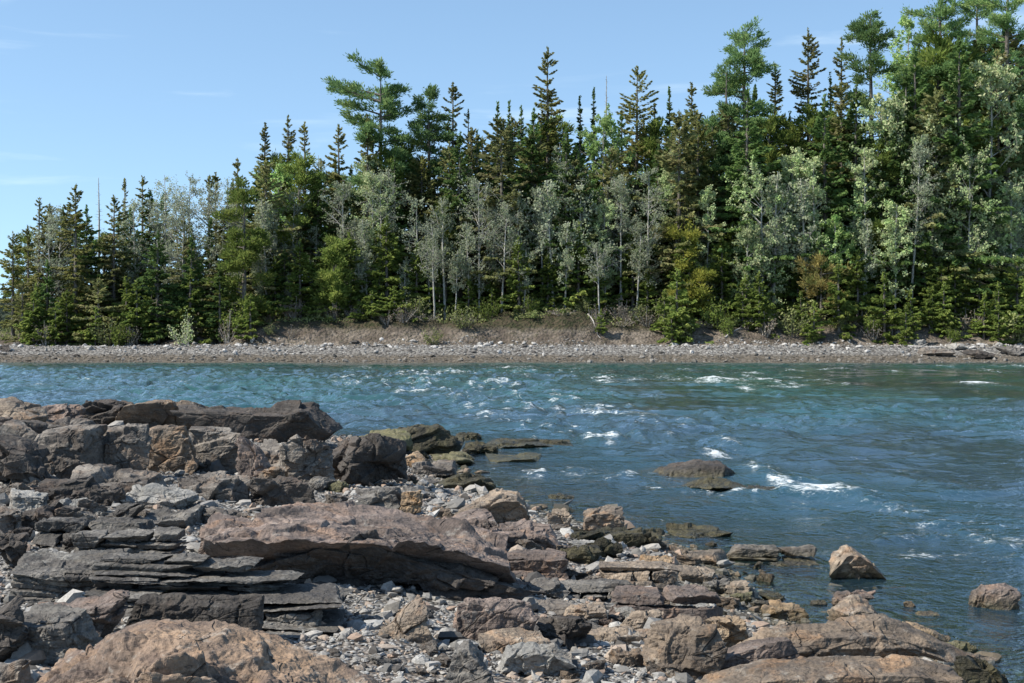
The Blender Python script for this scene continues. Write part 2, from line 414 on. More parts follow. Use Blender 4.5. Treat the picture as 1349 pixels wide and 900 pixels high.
# --- the great slab
R(262, 682, 352, 740, 'pink', 'brown block wedged against the left end of the great slab', 'block', name='boulder', dep=.8, under=.25)
R(268, 668, 672, 788, 'pink', 'great flat topped slab with a dark overhanging front', 'block', name='flat_rock', dep=.70, under=.85, tilt=.24, strata=.06, layer=.085, chip=.6, rough=1.4, res=.62, dip=(.04, -.02),
  cuts=[((-1, -.8, 0), 1.25), ((1, -1, .2), 1.3), ((.5, .2, 1), 1.25)], prof=[(-1, .72), (-.86, .93), (-.5, 1), (.1, 1), (.35, .93), (.7, .74), (1, .46)])
# --- left middle rubble
R(8, 646, 56, 676, 'pale', 'pale square stone at the far left among dark rocks', 'block', dep=.8)
R(18, 664, 76, 704, 'dark', 'dark angular rock below the pale square stone on the left', 'angular', dep=.8)
R(70, 656, 112, 682, 'pale', 'pale jagged stone standing between dark rocks on the left', 'angular', dep=.7)
R(140, 662, 186, 692, 'slate', 'grey stone with a dark right face below the pale tilted slab', 'angular', dep=.8)
R(-20, 668, 24, 706, 'grey', 'grey rock cut by the left picture edge above the slate ledge', 'angular', dep=.8)
R(44, 684, 185, 730, 'slate', 'lichen grey slab behind the slate ledge', 'slab', name='flat_rock', dep=.6, layers=3, blocks=2, setback=.4, prof=[(-1, .8), (-.4, 1), (.4, .9), (1, .55)])
R(92, 700, 230, 748, 'slate', 'thin bedded yellowish grey slab between slate ledge and gravel', 'slab', name='flat_rock', dep=.6, layers=4, blocks=2, setback=.55, jag=.1)
R(184, 668, 262, 700, 'slate', 'cracked flat grey slab left of the pebble patch', 'slab', name='flat_rock', dep=1.1)
R(-15, 700, 34, 752, 'dark', 'dark rock in deep shade at the left picture edge', 'angular', dep=.8)
# --- the slate ledge
R(14, 728, 150, 800, 'slate', 'slate block with a smooth shaded face at the left of the ledge', 'block', name='boulder', dep=.7, strata=.05, layer=.045, under=.1, chip=.35)
R(110, 734, 440, 830, 'slate', 'broad slate ledge of many thin beds dipping to the gravel', 'slab', name='rock_ledge', dep=.52, layers=12, blocks=3, setback=.72, jag=.1, res=.75, chip=.4,
  prof=[(-1, 1), (-.3, .95), (.2, .8), (.6, .5), (1, .16)])
R(170, 782, 340, 842, 'dark', 'dark squared block under the slate ledge in shade behind the tan boulder', 'block', name='boulder', dep=.22, under=.3, chip=.5)  # forms the ledge's front face; its shade is put into the dark colour
R(40, 780, 158, 850, 'pink', 'brown topped block in front of the slate ledge', 'block', name='boulder', dep=.55)
R(16, 800, 112, 880, 'slate', 'dark grey block left of the big tan boulder', 'block', name='boulder', dep=.7, chip=.6)
R(-40, 795, 28, 885, 'dark', 'dark block at the left picture edge beside the tan boulder', 'angular', name='boulder', dep=.8)
R(350, 800, 425, 832, 'slate', 'small slate stone on the gravel at the tip of the ledge', 'slab', dep=.7, strata=.03, layer=.03)
R(-80, 868, 50, 1000, 'grey', 'rounded grey rock low in the corner beside the tan boulder', 'dome', name='boulder', dep=.6)
R(-34, 822, 468, 1150, 'rust', 'biggest tan and orange boulder with a rough broken face', 'block', name='boulder', dep=.8, tilt=.22, res=.5, sink=.05, chip=.32, rough=1.8,
  prof=[(-1, .66), (-.77, .80), (-.5, .95), (-.25, 1), (.15, .99), (.4, .92), (.7, .84), (1, .72)])
# --- stones standing on the gravel
R(496, 788, 570, 850, 'tan', 'tan wedge shaped stone alone on the gravel with a shaded right face', 'wedge', dep=.75, prof=[(-1, .3), (-.3, .62), (.4, 1), (1, .8)], chip=.5)
R(598, 784, 702, 846, 'pink', 'pinkish grey boulder with a flat upright front on the gravel', 'block', name='boulder', dep=.5, chip=.45, prof=[(-1, .9), (-.6, 1), (.3, .92), (1, .72)])
R(592, 848, 656, 915, 'slate', 'upright dark grey wedge stone at the bottom edge of the gravel', 'wedge', dep=.7, prof=[(-1, .7), (-.2, 1), (.5, .8), (1, .4)], chip=.5)
R(632, 830, 726, 862, 'tan', 'flat cream slab lying behind the white topped stone', 'slab', name='flat_rock', dep=.6, chip=.5)
R(662, 845, 752, 892, 'pale', 'white topped stone with a black shaded front', 'wedge', dep=.7, under=.8, chip=.5, prof=[(-1, .95), (-.4, 1), (.5, .85), (1, .5)])
R(712, 808, 776, 852, 'dark', 'dark purple grey stone behind the white topped stone', 'dome', dep=.8)
R(700, 790, 760, 812, 'grey', 'flat grey stone right of the pinkish boulder', 'slab', dep=.9)
R(690, 762, 748, 792, 'slate', 'grey slab tilted up beyond the pinkish boulder', 'slab', name='flat_rock', dep=.9)
R(742, 766, 842, 800, 'slate', 'broad flat grey slab left of the tan layered rock', 'slab', name='flat_rock', dep=.8, layers=3, blocks=2, setback=.4)
R(742, 795, 800, 822, 'tan', 'small tan block tucked below the flat grey slab', 'block')
R(776, 826, 858, 850, 'tan', 'long low tan slab with a shaded front edge on the gravel', 'slab', name='flat_rock', dep=.5, under=.5, chip=.5)
# --- right shore
R(795, 742, 896, 788, 'tan', 'tan layered rock with a rounded left end', 'slab', dep=.7, layers=3, blocks=2, setback=.5, chip=.5)
R(845, 730, 885, 752, 'ochre', 'yellowish rounded stone above the tan layered rock', 'dome', dep=.9)
R(880, 724, 958, 742, 'tan', 'thin tan slab near the shallow inlet', 'slab', name='flat_rock', dep=.8)
R(892, 744, 942, 768, 'tan', 'small tan rock right of the tan layered rock', 'block', dep=.8)
R(812, 776, 948, 826, 'pink', 'large reddish mottled slab in the middle of the right shore', 'slab', name='flat_rock', dep=.6, layers=2, blocks=2, setback=.4, chip=.5)
R(820, 802, 880, 838, 'tan', 'pale tan stone leaning on the reddish mottled slab', 'block', dep=.6)
R(854, 812, 952, 895, 'brown', 'rounded pinkish tan boulder left of the long tan ledge', 'dome', name='boulder', dep=.7, chip=.8)
R(932, 812, 988, 854, 'ochre', 'brown block with a yellow stained front near the long tan ledge', 'block', dep=.7, under=.2)
R(952, 766, 990, 790, 'tan', 'small pointed tan stone at the mouth of the inlet', 'wedge', dep=.8)
R(926, 762, 962, 782, 'slate', 'small slate stone beside the pointed tan stone at the inlet', 'angular', dep=.8)
R(965, 780, 992, 797, 'algae', 'small greenish stone in the shallow inlet', 'dome')
R(964, 722, 1078, 748, 'grey', 'long flat grey ledge running out into the water', 'slab', name='rock_ledge', dep=.6, layers=3, blocks=3, setback=.6, rz=-.1)
R(1018, 738, 1074, 750, 'dark', 'dark stone under the tip of the flat grey ledge', 'angular')
R(1006, 792, 1062, 816, 'ochre', 'flat brown stone in the shallows behind the long tan ledge', 'block', dep=.7)
R(1004, 780, 1036, 794, 'weed', 'small dark stone in the shallow inlet water', 'angular')
R(1070, 790, 1092, 801, 'grey', 'tiny pale stone in the shallows', 'slab')
R(1100, 777, 1150, 815, 'pink', 'brown rock behind the sloping triangular rock in the shallows', 'angular', dep=.8)
R(1102, 786, 1186, 838, 'tan', 'sloping triangular rock in the shallows behind the long ledge', 'wedge', name='boulder', dep=.7, chip=.5, prof=[(-1, .6), (-.3, 1), (.2, .9), (1, .3)])
R(1095, 720, 1173, 768, 'tan', 'pyramid shaped tan boulder standing alone in the water', 'wedge', name='boulder', dep=.7, chip=.4, prof=[(-1, .35), (-.45, .96), (-.25, 1), (.2, .7), (1, .15)])
R(1284, 769, 1348, 808, 'pink', 'reddish block in the water near the right picture edge', 'block', name='boulder', dep=.7, chip=.6, prof=[(-1, .55), (-.5, .95), (.6, 1), (1, .85)])
R(1210, 805, 1242, 815, 'tan', 'small flat tan stone awash between the boulders', 'slab')
R(1192, 792, 1206, 803, 'ochre', 'tiny brown stone standing in the water', 'angular')
R(1150, 774, 1204, 784, 'weed', 'low dark rock awash beyond the triangular rock', 'slab')
R(1192, 820, 1256, 862, 'ochre', 'yellow brown sloping rock behind the right end of the long ledge', 'wedge', dep=.7, prof=[(-1, 1), (0, .7), (1, .25)])
R(1236, 842, 1290, 868, 'algae', 'yellow green weedy rock at the right tip of the long ledge', 'dome', dep=.9)
R(1174, 826, 1200, 842, 'tan', 'small pale block wedged behind the long ledge', 'block')
R(1262, 862, 1330, 935, 'weed', 'dark weedy rock at the water under the right end of the ledge', 'dome', dep=.6, prof=[(-1, 1), (0, .8), (1, .25)])
R(942, 838, 1050, 905, 'pink', 'pinkish slope of rock at the left end of the long tan ledge', 'slab', name='flat_rock', dep=.8, layers=2, blocks=1, setback=.5, chip=.5, prof=[(-1, .55), (0, .9), (1, 1)])
R(996, 820, 1292, 905, 'brown', 'long tan ledge with a cracked shelf along its back', 'angular', name='rock_ledge', dep=.42, tilt=.2, res=.66, layers=2, blocks=1, setback=.3, chip=.6,
  prof=[(-1, 1), (-.2, 1), (.2, .95), (.6, .7), (1, .36)])
R(930, 868, 1306, 990, 'brown', 'lowest front ledge of brown rock along the bottom edge', 'angular', name='rock_ledge', dep=.42, tilt=.25, res=.6, layers=3, blocks=1, setback=.45, chip=.7,
  prof=[(-1, .75), (-.5, .95), (.5, 1), (.8, .9), (1, .5)])
# --- rocks out in the river
R(862, 607, 970, 632, 'dark', 'dark wedge shaped boulder standing out in the river', 'wedge', name='boulder', dep=.8, chip=.4, prof=[(-1, .2), (-.5, .75), (.1, 1), (.6, 1), (1, .35)])
R(902, 627, 988, 648, 'weed', 'lower wet rock in the river in front of the dark wedge boulder', 'dome', dep=.8, chip=.5, prof=[(-1, .3), (-.2, 1), (.4, .8), (1, .3)])
R(980, 640, 1026, 652, 'weed', 'small wet rock barely above the white water', 'slab', dep=.8)
R(722, 650, 756, 660, 'weed', 'thin dark rock just breaking the water near the shore', 'slab', dep=.8)
R(300, 706, 670, 786, 'dark', 'dark broken rock face in shade under the front of the great slab', 'angular', name='rock_ledge', dep=.17, under=.75, chip=1.1, rough=2.2, res=.6, sink=.05, tilt=.05,  # added piece: colour is partly dark rock, partly the overhang's shade painted in
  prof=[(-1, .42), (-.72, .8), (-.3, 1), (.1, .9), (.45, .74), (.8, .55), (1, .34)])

# --- loose stones, copies of a few kinds
rr = random.Random(11)
STONE_KINDS = [
    ('grey', 'angular', 'loose grey angular stone lying among the shore rubble'),
    ('slate', 'slab', 'loose flat piece of slate lying among the shore rubble'),
    ('pale', 'angular', 'loose pale stone lying among the shore rubble'),
    ('brown', 'block', 'loose tan stone lying among the shore rubble'),
    ('pink', 'angular', 'loose reddish stone lying among the shore rubble'),
    ('dark', 'angular', 'loose dark stone lying among the shore rubble'),
    ('weed', 'dome', 'loose weed covered stone near the waterline'),
]
protos = []
for k, (mt, st, lab) in enumerate(STONE_KINDS):
    for v in range(3):
        flat = {'slab': .32, 'block': .6}.get(st, .55) * (1, .8, 1.15)[v]
        protos.append((mt, lab, rock_mesh('stone', 1.0, .75, flat, 34, 900 + k * 11 + v, ROCK[mt], st, rough=.7)))
def stone(px, py, wpx, kind):
    X, d, zg = at_near(px, py)
    w = wpx / F_PX * d
    mt, lab, me = protos[kind * 3 + rr.randrange(3)]
    o = link('stone', me, (X, d, zg - .12 * w), rz=rr.uniform(0, 6.28))
    s = w * rr.uniform(.85, 1.15)
    o.scale = (s, s * rr.uniform(.8, 1.2), s * rr.uniform(.7, 1.1))
    o.rotation_euler = (rr.uniform(-.2, .2), rr.uniform(-.2, .2), rr.uniform(0, 6.28))
    tag(o, lab, 'rock', 'loose stones among the shore rubble')
zones = [  # polygon box in the photo, count, size range px, kinds
    ((0, 640, 300, 730), 28, (26, 64), (0, 0, 1, 1, 2, 5)),
    ((330, 628, 590, 690), 24, (20, 52), (0, 1, 1, 5, 3)),
    ((430, 640, 640, 700), 12, (16, 34), (0, 1, 4, 2)),
    ((640, 690, 800, 800), 26, (16, 44), (0, 1, 4, 4, 6, 3)),
    ((760, 715, 960, 830), 32, (16, 44), (0, 3, 4, 1, 3, 6)),
    ((930, 730, 1010, 830), 12, (14, 30), (0, 3, 1, 6)),
    ((690, 790, 960, 895), 26, (18, 46), (0, 3, 2, 1, 4)),
    ((420, 800, 660, 890), 14, (16, 38), (0, 2, 1)),
    ((480, 590, 640, 650), 14, (12, 30), (6, 0, 1, 6)),
    ((0, 600, 330, 660), 12, (14, 26), (0, 3)),
    ((640, 610, 1010, 760), 0, (10, 18), (6,)),
]
for (a, b, c, d_), n_, (s0, s1), kinds in zones:
    for _ in range(n_):
        u = rr.random() ** 1.7
        stone(rr.uniform(a, c), rr.uniform(b, d_), s0 + (s1 - s0) * u, rr.choice(kinds))
# ------------------------------------------------------------------ near shore ground
def gravel_material():
    s = NT('shore_gravel')
    tc = s.n('TexCoord').outputs['Object']
    v1 = s.n('TexVoronoi', {'Vector': tc, 'Scale': 26.0, 'Randomness': 1.0})
    g = s.n('SeparateColor', {0: v1.outputs['Color']}).outputs[0]
    col = s.mix(g, (.15, .145, .135), (.36, .35, .33))
    col = s.mix(s.rng(v1.outputs['Distance'], .3, .75), col, (.05, .047, .043))
    col = s.mix(s.math('MULTIPLY', s.rng(s.noise(tc, .8, 4), .45, .65), .5), col, (.13, .105, .085))
    pz = s.n('SeparateXYZ', {0: s.n('NewGeometry').outputs['Position']}).outputs[2]
    wet = s.rng(s.math('ADD', pz, s.math('MULTIPLY', s.math('SUBTRACT', s.noise(tc, 1.5, 4), .5), .3)), .02, .22, 1.0, 0.0)
    col = s.mix(s.math('MULTIPLY', wet, .8), col, s.mix(s.rng(s.noise(tc, 3, 4), .4, .6), (.035, .033, .02), (.10, .085, .045)))
    h = s.math('SUBTRACT', 1.0, v1.outputs['Distance'])
    b = s.n('Bump', {'Height': h, 'Strength': .9, 'Distance': .03}).outputs[0]
    return s.done(s.n('BsdfPrincipled', {'Base Color': col, 'Roughness': .9, 'Normal': b, 'Specular IOR Level': .2}).outputs[0])

gx = np.concatenate([np.linspace(-90, -14, 40)[:-1], np.linspace(-14, 7, 330), np.linspace(7, 40, 24)[1:]])
gy = np.concatenate([np.linspace(-30, 3, 20)[:-1], np.linspace(3, 36, 430), np.linspace(36, 110, 60)[1:]])
GX, GY = np.meshgrid(gx, gy)
gz = near_z(GX.ravel(), GY.ravel())
me = mk_mesh('shore_ground', np.stack([GX.ravel(), GY.ravel(), gz], 1), grid_faces(len(gy), len(gx)), gravel_material())
tag(link('shore_ground', me), 'grey gravel and bedrock ground of the near shore', kind='structure')

def pebble_mat(name, a, b, c, wetband=True):
    s = NT(name)
    g = s.n('NewGeometry')
    r = g.outputs['Random Per Island']
    col = s.mix(r, a, b)
    col = s.mix(s.rng(s.math('FRACT', s.math('MULTIPLY', r, 17.0)), .72, .8), col, c)
    col = s.mix(s.rng(s.math('FRACT', s.math('MULTIPLY', r, 41.0)), .8, .9), col, (.06, .055, .05))
    tc = s.n('TexCoord').outputs['Object']
    fine = s.noise(tc, 60.0 if wetband else 6.0, 4, .7)
    col = s.mix(s.rng(fine, .3, .7, .0, .45), col, (.08, .075, .07))
    if wetband:
        pz = s.n('SeparateXYZ', {0: g.outputs['Position']}).outputs[2]
        wet = s.rng(s.math('ADD', pz, s.math('MULTIPLY', s.math('SUBTRACT', s.noise(tc, 1.5, 4), .5), .3)), .02, .2, 1.0, 0.0)
        col = s.mix(s.math('MULTIPLY', wet, .75), col, (.055, .05, .03))
    else:                                               # tide stained lower beach
        pz = s.n('SeparateXYZ', {0: g.outputs['Position']}).outputs[2]
        low_ = s.rng(s.math('ADD', pz, s.math('MULTIPLY', s.math('SUBTRACT', s.noise(tc, .15, 4), .5), 1.1)), .55, .95, 1.0, 0.0)
        col = s.mix(s.math('MULTIPLY', low_, .62), col, (.075, .062, .045))
    b_ = s.n('Bump', {'Height': fine, 'Strength': .4, 'Distance': .01}).outputs[0]
    return s.done(s.n('BsdfPrincipled', {'Base Color': col, 'Roughness': .85, 'Normal': b_, 'Specular IOR Level': .25}).outputs[0])

def pebble_protos(k=14, seed=5):
    rg = np.random.RandomState(seed); res = []
    p, f = box_grid(2, 2, 2)
    for i in range(k):
        d = p / np.linalg.norm(p, axis=1)[:, None]
        acc = 0
        for _ in range(11):
            v = rg.normal(size=3); v /= np.linalg.norm(v)
            acc = acc + np.maximum(0, d @ v / rg.uniform(.6, 1)) ** 14
        q = d / acc[:, None] ** (1 / 14) * np.array([1, rg.uniform(.55, .95), rg.uniform(.25, .6)])
        q /= np.abs(q).max() * 2
        res.append(q)
    return res, f
PP, PF = pebble_protos()

def pebbles(name, x, y, z, size, mat, seed, label):
    rg = np.random.RandomState(seed); n = len(x)
    kind = rg.randint(0, len(PP), n); nv = len(PP[0])
    P = np.stack(PP)[kind] * size[:, None, None]
    a = rg.uniform(0, 6.28, n); t = rg.normal(0, .3, n)
    ca, sa, ct, st = np.cos(a)[:, None], np.sin(a)[:, None], np.cos(t)[:, None], np.sin(t)[:, None]
    X, Y, Z = P[..., 0], P[..., 1], P[..., 2]
    X, Z = X * ct - Z * st, X * st + Z * ct
    X, Y = X * ca - Y * sa, X * sa + Y * ca
    V = np.stack([X + x[:, None], Y + y[:, None], Z + z[:, None]], -1).reshape(-1, 3)
    F = (PF[None] + (np.arange(n) * nv)[:, None, None]).reshape(-1, 4)
    o = link(name, mk_mesh(name, V, F, mat, False))
    return tag(o, label, kind='stuff')

rg = np.random.RandomState(21)
# distance-weighted spread over the visible wedge of shore
N = 120000
d_ = 5.2 * np.exp(rg.uniform(0, 1, N) * math.log(36 / 5.2))
x_ = rg.uniform(-.42, .42, N) * d_ 
s_ = shore_dist(x_, d_)
clump = fbm(np.stack([x_ * .8, d_ * .8, x_ * 0], 1), 3)
ok = (s_ > -2.2) & (rg.uniform(0, 1, N) < .55 + clump * .6 - .35 * (s_ < 0))
x_, d_, s_ = x_[ok], d_[ok], s_[ok]
size = np.clip(.022 * rg.pareto(2.5, len(x_)) + .02, 0, .2) * (.8 + .035 * d_)
z_ = near_z(x_, d_) + size * .08
pebbles('gravel', x_, d_, z_, size, pebble_mat('gravel_stones', (.22, .215, .205), (.42, .41, .385), (.35, .28, .22)), 3, 'loose grey gravel and small stones covering the near shore')

N = 9000
d_ = 5.2 * np.exp(rg.uniform(0, 1, N) * math.log(34 / 5.2)); x_ = rg.uniform(-.42, .42, N) * d_
ok = shore_dist(x_, d_) > -1.2
x_, d_ = x_[ok], d_[ok]
size = np.clip(.05 * rg.pareto(2.8, len(x_)) + .05, 0, .26) * (.75 + .04 * d_)
pebbles('rubble', x_, d_, near_z(x_, d_) + size * .12, size, pebble_mat('rubble_stones', (.13, .125, .115), (.38, .36, .33), (.33, .24, .18)), 4, 'fist sized broken stones scattered over the near shore')

# ------------------------------------------------------------------ far bank ground
def bank_material():
    s = NT('far_bank_soil')
    tc = s.n('TexCoord').outputs['Object']
    pz = s.n('SeparateXYZ', {0: s.n('NewGeometry').outputs['Position']}).outputs[2]
    n1 = s.noise(tc, .35, 6, .65, .5); n2 = s.noise(tc, 2.2, 6, .7, .4)
    v = s.n('TexVoronoi', {'Vector': tc, 'Scale': 3.2})
    g = s.n('SeparateColor', {0: v.outputs['Color']}).outputs[0]
    sh = s.mix(g, (.19, .18, .165), (.36, .345, .32))
    sh = s.mix(s.rng(v.outputs['Distance'], .3, .8), sh, (.07, .065, .06))
    low = s.mix(g, (.075, .065, .05), (.18, .155, .125))
    zz = s.math('ADD', pz, s.math('MULTIPLY', s.math('SUBTRACT', n1, .5), .5))
    sh = s.mix(s.rng(zz, .45, .8, 1.0, 0.0), sh, low)
    soil = s.mix(s.rng(n1, .4, .62), (.10, .082, .066), (.21, .178, .145))
    soil = s.mix(s.math('MULTIPLY', s.rng(n2, .5, .62), .7), soil, (.05, .05, .03))
    floor_ = s.mix(s.rng(n2, .4, .6), (.035, .04, .02), (.075, .06, .04))
    col = s.mix(s.rng(zz, 1.25, 1.7), sh, soil)
    col = s.mix(s.rng(s.math('ADD', pz, s.math('MULTIPLY', s.math('SUBTRACT', n1, .5), 2.5)), 2.8, 3.6), col, floor_)
    h = s.math('ADD', s.math('SUBTRACT', n2, s.math('MULTIPLY', v.outputs['Distance'], .6)), n1)
    b = s.n('Bump', {'Height': h, 'Strength': 1.0, 'Distance': .35}).outputs[0]
    return s.done(s.n('BsdfPrincipled', {'Base Color': col, 'Roughness': .95, 'Normal': b, 'Specular IOR Level': .1}).outputs[0])
fx = np.concatenate([np.linspace(-110, -66, 20)[:-1], np.linspace(-66, 66, 420), np.linspace(66, 130, 40)[1:]])
fy = np.concatenate([np.linspace(110, 127, 12)[:-1], np.linspace(127, 150, 110), np.linspace(150, 260, 90)[1:]])
FX, FY = np.meshgrid(fx, fy)
me = mk_mesh('far_bank', np.stack([FX.ravel(), FY.ravel(), far_z(FX.ravel(), FY.ravel())], 1), grid_faces(len(fy), len(fx)), bank_material())
tag(link('far_bank', me), 'shingle beach, eroded earth bluff and forest floor of the far bank', kind='structure')
n = 26000
x_ = rg.uniform(-70, 66, n); y_ = 129.5 + rg.uniform(0, 1, n) * 12.5
size = np.clip(.10 * rg.pareto(2.4, n) + .08, 0, .9) * (.8 + .6 * smooth(136, 141, y_) * rg.uniform(0, 1, n))
pebbles('shingle', x_, y_, far_z(x_, y_) + size * .1, size, pebble_mat('shingle_stones', (.23, .22, .205), (.47, .455, .43), (.50, .48, .45), False), 8, 'grey cobbles and shingle covering the far beach')
def far_boulder(px, py, wpx, mat, label, hr=.6, seed=1):
    d = np.linspace(126, 147, 400); x = (px - 674.5) / F_PX * d
    k = int(np.argmax(EYE - (py - HORIZON) / F_PX * d <= far_z(x, d))); w = wpx / F_PX * d[k]
    o = link('boulder', rock_mesh('boulder', w, w * .8, w * hr, 20, seed, ROCK[mat], 'angular'), (x[k], d[k], float(far_z(x[k], d[k])[0]) - .1))
    tag(o, label, 'rock')
far_boulder(1212, 457, 18, 'pale', 'white block at the top of the far beach, right of centre', .7, 51)
far_boulder(1262, 460, 26, 'pale', 'long pale rock at the top of the far beach near the right edge', .35, 52)
far_boulder(1290, 472, 38, 'dark', 'low dark ledge at the waterline of the far beach near the right edge', .32, 53)
far_boulder(1232, 468, 40, 'grey', 'low grey ledge on the far beach, left of the dark ledge', .3, 54)
far_boulder(1335, 467, 40, 'slate', 'grey rock on the far beach cut by the right picture edge', .3, 55)
far_boulder(6, 462, 18, 'dark', 'dark rock at the left tip of the far spit', .5, 56)
far_boulder(118, 461, 14, 'pale', 'pale stone on the far spit in the left of the picture', .5, 57)
far_boulder(100, 470, 10, 'dark', 'small dark stone low on the far spit', .5, 58)

# far shore beyond the bay on the left
dx = np.linspace(-420, 60, 120); dy = np.linspace(262, 420, 30)
DX, DY = np.meshgrid(dx, dy)
dz = -.6 + 1.6 * smooth(264, 272, DY.ravel()) + 12 * smooth(275, 400, DY.ravel())
me = mk_mesh('distant_shore', np.stack([DX.ravel(), DY.ravel(), dz], 1), grid_faces(len(dy), len(dx)), bank_material())
tag(link('distant_shore', me), 'distant wooded shore across the bay behind the spit', kind='structure')

# ------------------------------------------------------------------ the river
def water_material():
    s = NT('river_water')
    tc = s.n('TexCoord').outputs['Object']
    at = lambda k: s.n('Attribute', attribute_name=k).outputs['Fac']
    foam, depth, far = at('foam'), at('depth'), at('far'); calm = at('calm')
    deep = s.mix(far, (.030, .058, .090), (.034, .064, .068))  # near shore bluer: reflected sky put into the water's body colour
    n1 = s.noise(s.n('Mapping', {'Vector': tc, 'Scale': (.12, .05, 1)}).outputs[0], 1.0, 4)
    deep = s.mix(s.rng(n1, .35, .65), deep, s.mix(1.0, deep, (.8, 1.3, 1.15), 'MULTIPLY'))
    tr = s.n('BsdfTransparent', {'Color': (.55, .72, .70)}).outputs[0]
    df = s.n('BsdfDiffuse', {'Color': deep}).outputs[0]
    body = s.n('MixShader', {0: depth, 1: tr, 2: df}).outputs[0]
    m1 = s.n('Mapping', {'Vector': tc, 'Scale': (1.0, .8, 1), 'Rotation': (0, 0, .5)}).outputs[0]
    h = s.math('ADD', s.math('MULTIPLY', s.noise(m1, 2.6, 3, .6, .6), 1.0), s.math('MULTIPLY', s.noise(m1, 9.0, 3, .6, .4), .3))
    bump = s.n('Bump', {'Height': h, 'Strength': s.math('SUBTRACT', .85, s.math('MULTIPLY', calm, .76)), 'Distance': .11}).outputs[0]
    gl = s.n('BsdfGlossy', {'Color': (1, 1, 1), 'Roughness': .07, 'Normal': bump}).outputs[0]
    fr = s.n('Fresnel', {'IOR': 1.33, 'Normal': bump}).outputs[0]
    w = s.n('MixShader', {0: fr, 1: body, 2: gl}).outputs[0]
    fn = s.noise(s.n('Mapping', {'Vector': tc, 'Scale': (.8, .6, 1)}).outputs[0], 4.2, 8, .8, 1.2)
    ff = s.rng(s.math('ADD', foam, s.math('MULTIPLY', s.math('SUBTRACT', fn, .5), 3.2)), .36, .95, 0.0, .95)
    fo = s.n('BsdfDiffuse', {'Color': (.58, .62, .63)}).outputs[0]
    return s.done(s.n('MixShader', {0: ff, 1: w, 2: fo}).outputs[0])

rows = [1.0]
while rows[-1] < 150: rows.append(rows[-1] * 1.0048)
rows = np.array(rows + list(np.geomspace(155, 4000, 40)))
us = np.concatenate([np.linspace(-7, -1.5, 24)[:-1], np.linspace(-1.5, 1.5, 640), np.linspace(1.5, 7, 24)[1:]])
U, D = np.meshgrid(us, rows); X = (U * (.364 * D + .8)).ravel(); Y = D.ravel()
sd = -shore_dist(X, Y)                                   # distance out from the near shore
off = smooth(0.2, 9, sd); farsh = smooth(0, 10, 129 - Y)
rapid = smooth(24, 55, Y) * smooth(27, -6, X - (Y - 60) * .05) * smooth(126, 95, Y)
amp = (.03 + .12 * off + .16 * rapid) * np.where(sd > -1.5, 1, .2) * np.where(Y > 200, 0, 1) * (.25 + .75 * farsh)
Yn = Y + 16 * fbm(np.stack([X * .06, Y * .03, X * 0 + 5], 1), 3) - 4
calm = smooth(.0, .12, X / Y) * smooth(36, 58, Yn) * smooth(116, 78, Yn) * (.55 + .45 * smooth(-.3, .3, fbm(np.stack([X * .05, Y * .13, X * 0 + 8], 1), 3)))
slick = smooth(-.1, .5, fbm(np.stack([X * .05 + 7, Y * .025, X * 0], 1), 3))          # smooth tongues between the choppy lanes
calm = np.maximum(calm, .7 * slick * (1 - rapid))
amp = amp * (1 - .82 * calm)
P = np.stack([X, Y * .8, X * 0], 1)
P = P + np.stack([fbm(P * .25 + 40, 2), fbm(P * .25 + 80, 2), X * 0], 1) * 1.2
big = 1 - np.abs(perlin(P * np.array([.30, .42, 1]) + 3)) * 2.2
mid = 1 - np.abs(perlin(P * np.array([.75, 1.0, 1]) + 11)) * 2.2
sml = perlin(P * np.array([2.1, 2.6, 1]) + 23)
hgt = big * .62 + mid * .33 + sml * .22
z = amp * (hgt - .55) * 1.5
crest = smooth(.80, 1.08, big * .6 + mid * .42 + sml * .10)
patch = smooth(-.1, .45, fbm(np.stack([X * .07, Y * .03, X * 0 + 2], 1), 3))
foam = .62 * crest * rapid * (.25 + .75 * patch) + .30 * crest * off * smooth(20, 60, Y) * (.3 + .7 * patch) * farsh
FN = perlin(np.stack([X * 1.3, Y * .7, X * 0 + 9], 1))
def px_xy(px, py): 
    d = EYE * F_PX / (py - HORIZON); return (px - 674.5) / F_PX * d, d
def foam_spot(px, py, wpx, hpx, amt=1.0, lift=.0, tail=0.0):
    """white water in a patch; sizes as seen in the photograph"""
    global foam, z
    cx, cy = px_xy(px, py); rx = wpx / 2 / F_PX * cy; ry = max(hpx / 2 * cy * cy / (EYE * F_PX), .15)
    u = (X - cx) / rx; v = (Y - cy - tail * (X - cx)) / ry
    g = np.exp(-(u * u + v * v))
    foam = np.maximum(foam, .95 * amt * g * (.8 + .5 * FN)); z = z + lift * g
